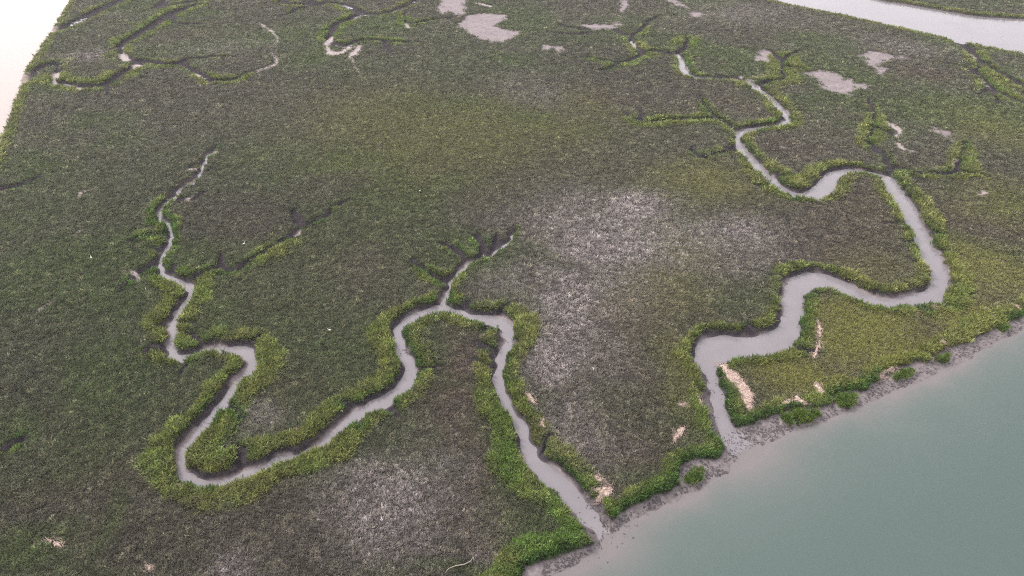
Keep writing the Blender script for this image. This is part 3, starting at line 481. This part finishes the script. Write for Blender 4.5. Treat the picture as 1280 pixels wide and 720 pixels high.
# ------------------------------------------------------------------ grass
LIB = {}
def tuft_mesh(name, blades, spread, lean, width, seed, mat=M_GRASS):
    r = random.Random(seed); vs = []; fs = []
    for b in range(blades):
        a = r.uniform(0, 2 * math.pi); d = spread * math.sqrt(r.random()); x, y = d * math.cos(a), d * math.sin(a)
        h = r.uniform(.6, 1.05); l = lean * r.uniform(.3, 1.2); la = a + r.gauss(0, .7); t = la + math.pi / 2 + r.gauss(0, .4)
        wx, wy = width * math.cos(t) / 2, width * math.sin(t) / 2
        mx_, my_ = x + .35 * l * math.cos(la), y + .35 * l * math.sin(la); ex, ey = x + l * math.cos(la), y + l * math.sin(la)
        k = len(vs)
        vs += [(x - wx * .8, y - wy * .8, -.1), (x + wx * .8, y + wy * .8, -.1), (mx_ + wx, my_ + wy, h * .62), (mx_ - wx, my_ - wy, h * .62), (ex, ey, h * (1 - .25 * l))]
        fs += [(k, k + 1, k + 2, k + 3), (k + 3, k + 2, k + 4)]
    me = bpy.data.meshes.new(name); me.from_pydata(vs, [], fs); me.update(); me.materials.append(mat); return me
def library(name, meshes):
    c = bpy.data.collections.new(name)
    for i, me in enumerate(meshes):
        o = bpy.data.objects.new(name + '_%d' % i, me); c.objects.link(o)
    LIB[name] = c; return c
def scatter(name, co, rot, scl, idx, col, coll, label, cat):
    o = mesh_obj(name, co, [], M_GRASS) if False else None
    me = bpy.data.meshes.new(name); me.vertices.add(len(co)); me.vertices.foreach_set('co', np.ascontiguousarray(co, np.float32).ravel()); me.update()
    o = bpy.data.objects.new(name, me); COL.objects.link(o); o['kind'] = 'stuff'; o['label'] = label; o['category'] = cat
    attr(o, 'rot', 'FLOAT_VECTOR', rot); attr(o, 'scl', 'FLOAT_VECTOR', scl); attr(o, 'idx', 'INT', idx)
    if col is not None: attr(o, 'col', 'FLOAT_COLOR', rgba(col))
    ng = bpy.data.node_groups.new(name, 'GeometryNodeTree')
    ng.interface.new_socket('Geometry', in_out='INPUT', socket_type='NodeSocketGeometry'); ng.interface.new_socket('Geometry', in_out='OUTPUT', socket_type='NodeSocketGeometry')
    gi = ng.nodes.new('NodeGroupInput'); go = ng.nodes.new('NodeGroupOutput'); ip = ng.nodes.new('GeometryNodeInstanceOnPoints')
    ci = ng.nodes.new('GeometryNodeCollectionInfo'); ci.inputs['Collection'].default_value = coll; ci.inputs['Separate Children'].default_value = True; ci.inputs['Reset Children'].default_value = True
    def na_(nm, t):
        n = ng.nodes.new('GeometryNodeInputNamedAttribute'); n.data_type = t; n.inputs['Name'].default_value = nm
        return [s for s in n.outputs if s.name == 'Attribute' and s.enabled][0]
    L = ng.links.new
    L(gi.outputs[0], ip.inputs['Points']); L(ci.outputs[0], ip.inputs['Instance']); ip.inputs['Pick Instance'].default_value = True
    L(na_('idx', 'INT'), ip.inputs['Instance Index']); L(na_('rot', 'FLOAT_VECTOR'), ip.inputs['Rotation']); L(na_('scl', 'FLOAT_VECTOR'), ip.inputs['Scale'])
    L(ip.outputs[0], go.inputs[0])
    md = o.modifiers.new('scatter', 'NODES'); md.node_group = ng
    return o
short_lib = library('short_tuft', [tuft_mesh('short_tuft', 15, .42, .42, .075, s) for s in range(4)])
tall_lib = library('tall_tuft', [tuft_mesh('tall_tuft', 16, .40, .5, .085, 20 + s) for s in range(4)])

def jitter_points(k, r0=44., r1=600., amax=56.):
    xs = []; ys = []; ss = []
    r = r0; amax = math.radians(amax)
    while r < r1:
        sl = math.hypot(r, 100.); s = k * sl; dr = s * 1.25
        n = int(2 * amax * r / s)
        a = (np.arange(n) + RNG.random(n)) / n * 2 * amax - amax; rr = r + dr * RNG.random(n) * 1.15
        xs.append(rr * np.sin(a)); ys.append(rr * np.cos(a)); ss.append(np.full(n, s)); r += dr
    return np.concatenate(xs), np.concatenate(ys), np.concatenate(ss)
def zone(kind, x, y):
    qx = x + 9 * (fbm(x / 22., y / 22., 41, 3) - .5) * 2; qy = y + 9 * (fbm(x / 22., y / 22., 43, 3) - .5) * 2
    w = np.zeros(len(x))
    for cx, cy, rx, ry, k in ZONES[kind]:
        w = np.maximum(w, k * np.exp(-.8 * (((qx - cx) / rx) ** 2 + ((qy - cy) / ry) ** 2) ** 1.2))
    return w
C_BASE = (.096, .097, .068); C_BROWN = (.112, .083, .075); C_PALE = (.345, .31, .305); C_OLIVE = (.185, .186, .050)
C_GREEN = (.080, .106, .042); C_BAND = (.165, .180, .046); C_LUSH = (.045, .105, .022); C_STRAW = (.30, .26, .17)
def place(k, tall):
    x, y, s = jitter_points(k)
    z, F = terrain(x, y)
    b = np.clip(at(BAND, x, y), 0, 1)
    # how far the grass keeps back from the water: further on the cut bank that faces the camera
    e = 1.5; gy = at(D_CREEK, x, y + e) - at(D_CREEK, x, y - e); gx = at(D_CREEK, x + e, y) - at(D_CREEK, x - e, y); side = sstep(-.6, .9, (.8 * gy - .6 * gx) / 3.)
    back = .12 + side * (.7 + 1.1 * vnoise(x / 4, y / 4, 19))
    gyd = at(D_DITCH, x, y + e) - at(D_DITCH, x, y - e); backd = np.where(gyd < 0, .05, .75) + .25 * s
    ok = (F['c'] > back) & (F['d'] > backd) & (F['s'] > 1.4) & (F['f'] > .8) & (F['v'] > .15) & (F['p'] > .1 - 2.2 * (vnoise(x / 1.6, y / 1.6, 87) > .72)) & (F['r'] > .05) & (F['bar'] > .15 + .4 * vnoise(x / 1.5, y / 1.5, 83)) & (at(D_MAT, x, y) > .15)
    ed = np.minimum(np.minimum(F['c'], F['d'] + .4), np.minimum(F['v'], np.minimum(F['f'], F['s'])))
    u = RNG.random(len(x))
    if tall: ok &= (b > .12 + .3 * vnoise(x / 2.5, y / 2.5, 9) + .35 * u)
    n_m = fbm(x / 5.5, y / 5.5, 51, 3); n_l = fbm(x / 40., y / 40., 55, 3); n_s = fbm(x / 1.25, y / 1.25, 57, 2)
    zp, zb, zo, zg = [zone(q, x, y) for q in ('pale', 'brown', 'olive', 'green')]
    if not tall: ok &= (u > .28 * zb + .18 * zp)
    x, y, z, s, b, ed, u, n_m, n_l, n_s, zp, zb, zo, zg = [q[ok] for q in (x, y, z, s, b, ed, u, n_m, n_l, n_s, zp, zb, zo, zg)]
    n = len(x); u = RNG.random(n); g = RNG.standard_normal(n)
    c = np.tile(np.array(C_BASE), (n, 1))
    n_b = fbm(x / 75., y / 75., 59, 2); c = mixc(c, (.105, .108, .075), sstep(.5, .68, n_b) * .6); c = mixc(c, (.066, .070, .050), sstep(.46, .3, n_b) * .5)
    c = mixc(c, (.092, .086, .070), sstep(.45, .65, n_l) * .6); c = mixc(c, (.075, .100, .042), sstep(.52, .32, n_l) * .7)
    c = mixc(c, C_BROWN, zb * .9); c = mixc(c, (.175, .150, .142), np.clip(zp * 1.2, 0, 1) * .75); c = mixc(c, C_GREEN, zg * .9); c = mixc(c, C_OLIVE, zo * .95)
    zp = np.clip(zp * 1.35, 0, 1); isp = (u < zp * (.5 + .6 * n_s)) ; c = np.where((b < .5)[:, None], mixc(c, C_PALE, zp * np.where(isp, .5 + .5 * RNG.random(n), .12 + .15 * RNG.random(n))), c)
    straw = (RNG.random(n) < .05 + .05 * n_m) & ~isp; c = np.where(straw[:, None], mixc(c, C_STRAW, np.full(n, .45)), c)
    bb = sstep(.1, .8, b + .35 * (u - .5) + .4 * (n_s - .5)); green = np.clip(zg + sstep(.5, .3, n_m) * .4, 0, 1)[:, None]
    bc = np.array(C_BAND) * (1 - green) + np.array((.10, .175, .03)) * green
    c = c + (bc - c) * (bb * (.55 + .4 * u))[:, None]
    lush = (1 - sstep(.7, 2.2 + 2 * (n_m - .5), ed)) * np.clip(b * 2, 0, 1) * sstep(.3, .6, vnoise(x / 12, y / 12, 77)); c = mixc(c, C_LUSH, lush * .85)
    ditch_shade = (1 - sstep(.6, 1.6, F['d'][ok])) * sstep(-.5, .6, gyd[ok]); c = mixc(c, (.030, .055, .024), ditch_shade * .8)  # shaded face of the far ditch bank, painted into the tuft colour
    c = c * (np.exp(.33 * g * (1 - .6 * zo)) * (1 + (1.0 - .85 * zo) * (n_s - .5)))[:, None]
    if tall: h = (1.0 + .55 * RNG.random(n)) * (.40 + .68 * b) * (.75 + .5 * n_m)
    else: h = (.42 + .3 * RNG.random(n)) * (1 - .3 * zb) * (1 - .25 * zo) * (1 + .35 * bb) * (.5 + .35 * n_m + (.7 - .4 * zo) * (n_s - .5) + .35)
    h = h * np.where(z < -.35, .75, 1)
    wd = np.clip(s / .36, .7, 2.6) * (.75 + .5 * RNG.random(n)) * (1.1 if tall else 1.) * (.55 + .45 * sstep(.3, 1.6, ed)) * np.where(isp, .8, 1)
    co = np.stack([x, y, z - .03], 1)
    rot = np.stack([.18 * RNG.standard_normal(n), .18 * RNG.standard_normal(n), RNG.random(n) * 6.283], 1)
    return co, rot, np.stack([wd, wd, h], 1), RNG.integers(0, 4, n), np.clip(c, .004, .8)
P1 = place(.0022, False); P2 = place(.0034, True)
print('TUFTS', len(P1[0]), len(P2[0]))
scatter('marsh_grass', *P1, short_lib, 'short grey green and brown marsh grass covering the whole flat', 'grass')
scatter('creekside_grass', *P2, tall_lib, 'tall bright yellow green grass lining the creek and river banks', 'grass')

# ------------------------------------------------------------------ oyster lumps on the river mud (uncountable)
def lump_mesh(seed):
    r = random.Random(seed); bm = bmesh.new()
    for k in range(7):
        a = r.uniform(0, 6.283); d = .32 * math.sqrt(r.random())
        geo = bmesh.ops.create_icosphere(bm, subdivisions=1, radius=.16)['verts']
        sx, sy, sz = r.uniform(.6, 1.5), r.uniform(.5, 1.2), r.uniform(.5, 1.2)
        for v in geo: v.co.x = v.co.x * sx * r.uniform(.8, 1.2) + d * math.cos(a); v.co.y = v.co.y * sy + d * math.sin(a); v.co.z = v.co.z * sz * r.uniform(.8, 1.25) + .06
    me = bpy.data.meshes.new('oyster_lump'); bm.to_mesh(me); bm.free(); me.materials.append(M_OYSTER); return me
oy_lib = library('oyster_lump', [lump_mesh(s) for s in range(4)])
x, y, s = jitter_points(.0019, 60, 260); z, F = terrain(x, y)
t = np.clip(F['w'], 0, None) / (np.clip(F['w'], 0, None) + np.clip(-F['v'], 0, None) + .01)
prob = sstep(.34, .68, fbm(x / 1.8, y / 1.8, 61, 3) + .16 * np.sin(np.pi * np.clip(t * 1.15, 0, 1)) - .04) * (F['v'] < -.2) * (F['w'] > .25)
prob = np.maximum(prob, .55 * (F['bar'] < .2) * (z > ZW + .03) * sstep(.42, .6, fbm(x / 1.3, y / 1.3, 66, 2)))
for cx, cy, rr, k in LUMPS: prob = np.maximum(prob, k * np.exp(-((x - cx) ** 2 + (y - cy) ** 2) / rr ** 2) * (z > ZW - .3) * (z < -.35))
okk = (RNG.random(len(x)) < prob * .75)
x, y, z = x[okk], y[okk], z[okk]; n = len(x); print('LUMPS', n)
sc_ = .28 + .45 * RNG.random(n)
scatter('oyster_bed', np.stack([x, y, np.maximum(z, ZW - .05) - .02], 1), np.stack([np.zeros(n), np.zeros(n), RNG.random(n) * 6.283], 1), np.stack([sc_, sc_, sc_ * .8], 1), RNG.integers(0, 4, n), None, oy_lib,
        'dark oyster and mud lumps strewn over the pinkish river bank', 'oysters')

# ------------------------------------------------------------------ things: wrack mats
def poly_sd(poly, x, y):
    p = np.array(poly); d = np.full(x.shape, 1e9)
    for i in range(len(p)):
        a, b = p[i], p[(i + 1) % len(p)]; v = b - a; L = v @ v + 1e-9
        t = np.clip(((x - a[0]) * v[0] + (y - a[1]) * v[1]) / L, 0, 1); d = np.minimum(d, np.hypot(x - a[0] - t * v[0], y - a[1] - t * v[1]))
    return np.where(inside(poly, x, y), d, -d)
def wrack_mat(poly, seed):
    p = np.array(poly); c = p.mean(0); r = random.Random(seed)
    ext_ = p.max(0) - p.min(0); g = max(.12, min(.3, ext_.min() / 12))
    xs = np.arange(p[:, 0].min() - 1, p[:, 0].max() + 1, g); ys = np.arange(p[:, 1].min() - 1, p[:, 1].max() + 1, g)
    X, Y = np.meshgrid(xs, ys, indexing='ij')
    sd = poly_sd(poly, X, Y) + 1.0 * (fbm(X / .8, Y / .8, 70 + seed, 3) - .5)
    keep = sd > 0
    gz, _ = terrain(X.ravel(), Y.ravel()); gz = gz.reshape(X.shape)
    Z = np.maximum(gz, -.6) + .20 + .18 * (1 - np.exp(-np.clip(sd, 0, None) / .5)) + .34 * (fbm(X / .5, Y / .5, 80 + seed, 3) - .5)
    vs = []; fs = []; top = {}; bot = {}
    fc_ = keep[:-1, :-1] & keep[1:, :-1] & keep[1:, 1:] & keep[:-1, 1:]
    def T(i, j):
        if (i, j) not in top: top[i, j] = len(vs); vs.append((X[i, j] - c[0], Y[i, j] - c[1], Z[i, j]))
        return top[i, j]
    def B(i, j):
        if (i, j) not in bot: bot[i, j] = len(vs); vs.append((X[i, j] - c[0], Y[i, j] - c[1], gz[i, j] - .05))
        return bot[i, j]
    ni, nj = fc_.shape
    for i, j in zip(*np.nonzero(fc_)):
        fs.append((T(i, j), T(i + 1, j), T(i + 1, j + 1), T(i, j + 1)))
        for di, dj, e in ((0, -1, ((i, j), (i + 1, j))), (1, 0, ((i + 1, j), (i + 1, j + 1))), (0, 1, ((i + 1, j + 1), (i, j + 1))), (-1, 0, ((i, j + 1), (i, j)))):
            a, b = i + di, j + dj
            if not (0 <= a < ni and 0 <= b < nj and fc_[a, b]): fs.append((T(*e[0]), B(*e[0]), B(*e[1]), T(*e[1])))
    # loose stalks lying on it and sticking out of its edge, combed along its length
    q = p - c; u_, s_, vt = np.linalg.svd(q, full_matrices=False); main = math.atan2(vt[0][1], vt[0][0])
    area = keep.sum() * g * g; pts = np.argwhere(sd > -.5)
    for k in range(int(min(1600, 30 + area * 9))):
        i, j = pts[r.randrange(len(pts))]; a = main + r.gauss(0, .6); L = r.uniform(.5, 1.5); w_ = r.uniform(.025, .05); z0 = Z[i, j] + r.uniform(-.02, .06); dz = r.uniform(-.12, .12)
        x_, y_ = X[i, j] - c[0], Y[i, j] - c[1]; dx, dy = math.cos(a) * L / 2, math.sin(a) * L / 2; nx_, ny_ = -math.sin(a) * w_, math.cos(a) * w_
        b0 = len(vs)
        vs += [(x_ - dx - nx_, y_ - dy - ny_, z0 - dz), (x_ - dx + nx_, y_ - dy + ny_, z0 - dz), (x_ - dx, y_ - dy, z0 - dz + .05), (x_ + dx - nx_, y_ + dy - ny_, z0 + dz), (x_ + dx + nx_, y_ + dy + ny_, z0 + dz), (x_ + dx, y_ + dy, z0 + dz + .05)]
        fs += [(b0, b0 + 1, b0 + 4, b0 + 3), (b0 + 1, b0 + 2, b0 + 5, b0 + 4), (b0 + 2, b0, b0 + 3, b0 + 5)]
    o = mesh_obj('wrack_mat', vs, fs, M_WRACK); o.location = (c[0], c[1], 0); return o
MAT_LABELS = {
 'big': 'largest tan mat of dead reeds, beside the mouth of the widest creek',
 'strip': 'long thin tan reed strip at the left edge of the olive meadow beside the creek',
 'arc': 'curved tan reed mat on the bank edge above the largest grass islet',
 'wedge': 'small wedge of tan dead reeds just inland of the curved mat',
 'shore': 'ragged tan wrack line on the lip of the river bank below the olive meadow',
 'curl': 'curled hook of tan wrack on the river bank lip, second from the right picture edge',
 'oval': 'pinkish oval wrack patch in yellow green grass near the river at the right',
 'sliver': 'thin pale sliver of wrack just inland of the pinkish oval patch',
 'hook': 'small tan wrack scrap touching the outer bend of the wide creek, nearer the bend',
 'chip': 'small tan wrack scrap below the creek bend, left of the other scrap there',
 'fan': 'tan fan of dead reeds in green grass left of the widest creek mouth',
 'broom': 'broom shaped tan reed mat at the mouth of the meandering narrow creek',
 'tongue': 'slim tan tongue of reeds right behind the broom shaped mat',
 'zigzag': 'small zigzag of tan reeds on the right bank of the narrow creek, upper of two',
 'comma': 'comma shaped tan reed scrap on the right bank of the narrow creek, lower of two',
 'leaf': 'leaf shaped pale scrap of reeds left of the widest creek below its big pool',
 'sickle': 'thin sickle of pale dead reeds along the left bank below the big pool',
 'lone': 'lone tan reed mat far from any creek in the dark grass at lower left',
 'tiny': 'tiny tan wrack scrap at the outside of the leftmost hairpin creek bend',
 'nub': 'tiny tan nub of reeds in green grass inside the hairpin of the left creek',
 'ring': 'small tan wrack patch at the right picture edge above the river bank',
 'speckA': 'faint tan scrap of reeds in dark grass below and left of the large pale patch'}
for k, (n, p) in enumerate(MATS):
    o = wrack_mat(p, k); o['label'] = MAT_LABELS[n]; o['category'] = 'dead reeds'; o['group'] = 'mats of dead reeds washed onto the marsh'

# ------------------------------------------------------------------ things: grass islets standing off the bank
def islet(poly, seed, label, hgt):
    p = np.array(poly); c = p.mean(0); g = .3; r = np.random.default_rng(seed)
    root = bpy.data.objects.new('grass_islet', None); COL.objects.link(root); root.location = (c[0], c[1], ZW)
    root['label'] = label; root['category'] = 'grass clump'; root['group'] = 'grass islets on the river mud'
    xs = np.arange(p[:, 0].min() - 2, p[:, 0].max() + 2, g); ys = np.arange(p[:, 1].min() - 2, p[:, 1].max() + 2, g); X, Y = np.meshgrid(xs, ys, indexing='ij')
    sd = poly_sd(poly, X, Y) + 1.0 * (fbm(X / 1.3, Y / 1.3, seed, 3) - .5); gz = terrain(X.ravel(), Y.ravel())[0].reshape(X.shape)
    Z = np.where(sd > -1, np.maximum(gz - .15, gz + .45 * sstep(-.7, .8, sd) - .06), gz - .15)
    nx_, ny_ = X.shape; id_ = np.arange(nx_ * ny_).reshape(nx_, ny_); kk = sd > -1.1
    f = np.stack([id_[:-1, :-1], id_[1:, :-1], id_[1:, 1:], id_[:-1, 1:]], -1)[kk[:-1, :-1]]
    mo = mesh_obj('mud_mound', np.stack([X - c[0], Y - c[1], Z - ZW], -1).reshape(-1, 3), f, M_MUD, root); smooth(mo)
    protos = [LIB['tall_tuft'].objects[i].data for i in range(4)]; VS = []; FS = []; CS = []; nv = 0
    idx = np.argwhere(sd > .05); m = int(len(idx) * g * g * 6)
    for i, j in idx[r.integers(0, len(idx), m)]:
        me = protos[r.integers(4)]; v = np.empty(len(me.vertices) * 3, np.float32); me.vertices.foreach_get('co', v); v = v.reshape(-1, 3)
        a = r.random() * 6.283; w_ = .8 + .6 * r.random(); h = hgt * (.7 + .6 * r.random()); ca, sa = math.cos(a) * w_, math.sin(a) * w_
        V = np.stack([v[:, 0] * ca - v[:, 1] * sa + X[i, j] - c[0] + r.normal(0, .15), v[:, 0] * sa + v[:, 1] * ca + Y[i, j] - c[1] + r.normal(0, .15), v[:, 2] * h + Z[i, j] - ZW], 1)
        VS.append(V); FS += [tuple(q + nv for q in pl.vertices) for pl in me.polygons]; nv += len(V)
        cl = np.array((.075, .155, .026)) * (1 - .5 * r.random()) + np.array((.08, .07, .01)) * r.random(); CS.append(np.tile(cl, (len(V), 1)))
    VS = np.concatenate(VS); go_ = mesh_obj('grass_blades', VS, FS, M_GRASS_OWN, root); attr(go_, 'col', 'FLOAT_COLOR', rgba(np.concatenate(CS)))
ISL_LABELS = {'A': 'largest bright green grass islet, on the mud right of the widest creek mouth',
 'B': 'small green grass islet in the muddy cove between the two creek mouths',
 'C': 'long thin green islet under the bank below the ragged wrack line',
 'D': 'green grass tuft on the mud just below the curled hook of wrack',
 'E': 'smallest green tuft on the mud near the right picture edge',
 'F': 'broad green grass clump against the bank right of the largest islet'}
for k, (n, p) in enumerate(ISLETS): islet(p, 100 + k, ISL_LABELS[n], 1.0)

# ------------------------------------------------------------------ things: white wading birds far below
def tube(path, radii, seg=8):
    vs = []; fs = []; P = np.array(path, float)
    for i in range(len(P)):
        t = P[min(i + 1, len(P) - 1)] - P[max(i - 1, 0)]; t /= np.linalg.norm(t) + 1e-9
        a = np.cross(t, (0, 1, 0)); a /= np.linalg.norm(a) + 1e-9; b = np.cross(t, a)
        for k in range(seg): th = 2 * math.pi * k / seg; vs.append(P[i] + radii[i] * (a * math.cos(th) + b * math.sin(th)))
    for i in range(len(P) - 1):
        for k in range(seg): fs.append((i * seg + k, i * seg + (k + 1) % seg, (i + 1) * seg + (k + 1) % seg, (i + 1) * seg + k))
    fs.append(tuple(range(seg))[::-1]); fs.append(tuple((len(P) - 1) * seg + k for k in range(seg))); return vs, fs
def egret(x, y, rz, label):
    z = float(terrain(np.array([x]), np.array([y]))[0][0])
    e = bpy.data.objects.new('white_bird', None); COL.objects.link(e); e.location = (x, y, z + .12); e.rotation_euler = (0, 0, rz); e['label'] = label; e['category'] = 'bird'; e['group'] = 'white birds standing in the marsh'
    v, f = tube([(-.42, 0, .52), (-.3, 0, .56), (-.12, 0, .62), (.08, 0, .66), (.2, 0, .72), (.27, 0, .84), (.24, 0, .96), (.27, 0, 1.08), (.33, 0, 1.13), (.39, 0, 1.12)], [.02, .08, .15, .16, .11, .055, .045, .045, .055, .03], 10)
    b = mesh_obj('body', v, f, M_WHITE, e); smooth(b)
    v, f = tube([(.385, 0, 1.12), (.54, 0, 1.09)], [.018, .004], 6); mesh_obj('bill', v, f, M_BILL, e)
    for s_ in (-.05, .05):
        v, f = tube([(.0, s_, .56), (-.02, s_, .28), (.01, s_, -.1)], [.02, .014, .013], 6); mesh_obj('leg', v, f, M_LEG, e)
EG = ['white bird standing alone in the dark grass right of the narrow left creek', 'white bird standing in the dark grass far left, between two short pale mud slits',
      'white bird in the open grass at the middle, beyond the forked ditches', 'white bird in dark grass left of the upper meander loop']
for k, (x, y) in enumerate(EGRETS): egret(x, y, (.4, 2.2, -1., 3.6)[k], EG[k])

# ------------------------------------------------------------------ thing: bleached drift branch at the bottom
P3 = [(x, y, .55 + .25 * math.sin(i * 1.3)) for i, (x, y) in enumerate(STICK)]; c0 = P3[0]
v, f = tube([(a - c0[0], b - c0[1], z) for a, b, z in P3], [.04, .07, .09, .1, .09, .06, .03], 8)
o = mesh_obj('drift_branch', v, f, M_WOOD); smooth(o); o.location = (c0[0], c0[1], 0); o['label'] = 'grey crooked drift branch lying in the grass at the bottom edge'; o['category'] = 'driftwood'

# ------------------------------------------------------------------ air
hv = [(x, y, z) for x in (-9600, 9600) for y in (-9600, 9600) for z in (-4., 112.)]
hm = bpy.data.materials.new('haze'); hm.use_nodes = True; hn = hm.node_tree; hn.nodes.remove(hn.nodes['Principled BSDF'])
pv = hn.nodes.new('ShaderNodeVolumePrincipled'); pv.inputs['Color'].default_value = (.93, .92, .95, 1); pv.inputs['Density'].default_value = HAZE
hn.links.new(pv.outputs[0], hn.nodes['Material Output'].inputs['Volume'])
mesh_obj('haze', hv, [(0, 1, 3, 2), (4, 6, 7, 5), (0, 4, 5, 1), (2, 3, 7, 6), (0, 2, 6, 4), (1, 5, 7, 3)], hm, kind='stuff')

# ------------------------------------------------------------------ light, sky, camera
SUN_EL, SUN_AZ = math.radians(46), math.radians(-55)          # ahead and to the left
w = bpy.data.worlds.new('World'); scene.world = w; w.use_nodes = True; nt = w.node_tree; bg = nt.nodes['Background']
sky = nt.nodes.new('ShaderNodeTexSky'); sky.sky_type = 'NISHITA'; sky.sun_disc = False; sky.sun_elevation = SUN_EL; sky.sun_rotation = SUN_AZ; sky.dust_density = 4.; sky.air_density = 1.; sky.ozone_density = 1.
tc = nt.nodes.new('ShaderNodeTexCoord'); n1 = nt.nodes.new('ShaderNodeTexNoise'); n1.inputs['Scale'].default_value = 2.2; n1.inputs['Detail'].default_value = 5
nt.links.new(tc.outputs['Generated'], n1.inputs['Vector'])
mr = nt.nodes.new('ShaderNodeMapRange'); mr.inputs[1].default_value = .3; mr.inputs[2].default_value = .7; mr.inputs[3].default_value = CLOUD_LO; mr.inputs[4].default_value = CLOUD_HI
nt.links.new(n1.outputs['Fac'], mr.inputs['Value'])
cl = nt.nodes.new('ShaderNodeVectorMath'); cl.operation = 'SCALE'; cl.inputs[0].default_value = (1.0, .965, .985); 
# thin overcast, brightest round the veiled sun
gd = nt.nodes.new('ShaderNodeVectorMath'); gd.operation = 'DOT_PRODUCT'; gd.inputs[1].default_value = (math.sin(SUN_AZ) * .84, math.cos(SUN_AZ) * .84, .54)
nt.links.new(tc.outputs['Generated'], gd.inputs[0])
gr = nt.nodes.new('ShaderNodeMapRange'); gr.inputs[1].default_value = -.7; gr.inputs[2].default_value = 1.; gr.inputs[3].default_value = GLOW_LO; gr.inputs[4].default_value = GLOW_HI
nt.links.new(gd.outputs['Value'], gr.inputs['Value'])
gm = nt.nodes.new('ShaderNodeMath'); gm.operation = 'MULTIPLY'; nt.links.new(mr.outputs[0], gm.inputs[0]); nt.links.new(gr.outputs[0], gm.inputs[1])
nt.links.new(gm.outputs[0], cl.inputs['Scale'])
mx = nt.nodes.new('ShaderNodeMix'); mx.data_type = 'RGBA'; mx.inputs['Factor'].default_value = .72
nt.links.new(sky.outputs[0], mx.inputs[6]); nt.links.new(cl.outputs[0], mx.inputs[7]); nt.links.new(mx.outputs[2], bg.inputs['Color']); bg.inputs['Strength'].default_value = .06
sd = bpy.data.lights.new('sun', 'SUN'); sd.energy = 1.5; sd.angle = math.radians(10); sd.color = (1, .95, .88)
so = bpy.data.objects.new('sun', sd); COL.objects.link(so)
from mathutils import Vector
dirv = Vector((math.sin(SUN_AZ) * math.cos(SUN_EL), math.cos(SUN_AZ) * math.cos(SUN_EL), math.sin(SUN_EL)))
so.rotation_euler = dirv.to_track_quat('Z', 'Y').to_euler(); so.location = (0, 0, 200)
cd = bpy.data.cameras.new('camera'); cd.sensor_width = 36; cd.lens = 18 / math.tan(math.radians(36)); cd.clip_end = 20000; cd.clip_start = 1
co = bpy.data.objects.new('camera', cd); COL.objects.link(co); co.location = (0, 0, 100); co.rotation_euler = (math.radians(90 - 34), 0, 0); scene.camera = co
vs_ = scene.view_settings; vs_.view_transform = 'Standard'; vs_.look = 'None'; vs_.exposure = EXPO; vs_.gamma = 1; vs_.use_curve_mapping = False
scene.cycles.use_denoising = DENOISE
scene.cycles.max_bounces = 5; scene.cycles.diffuse_bounces = 3; scene.cycles.transmission_bounces = 2
scene.cycles.sample_clamp_indirect = 1.5; scene.cycles.sample_clamp_direct = 4.
scene.cycles.filter_width = 1.1
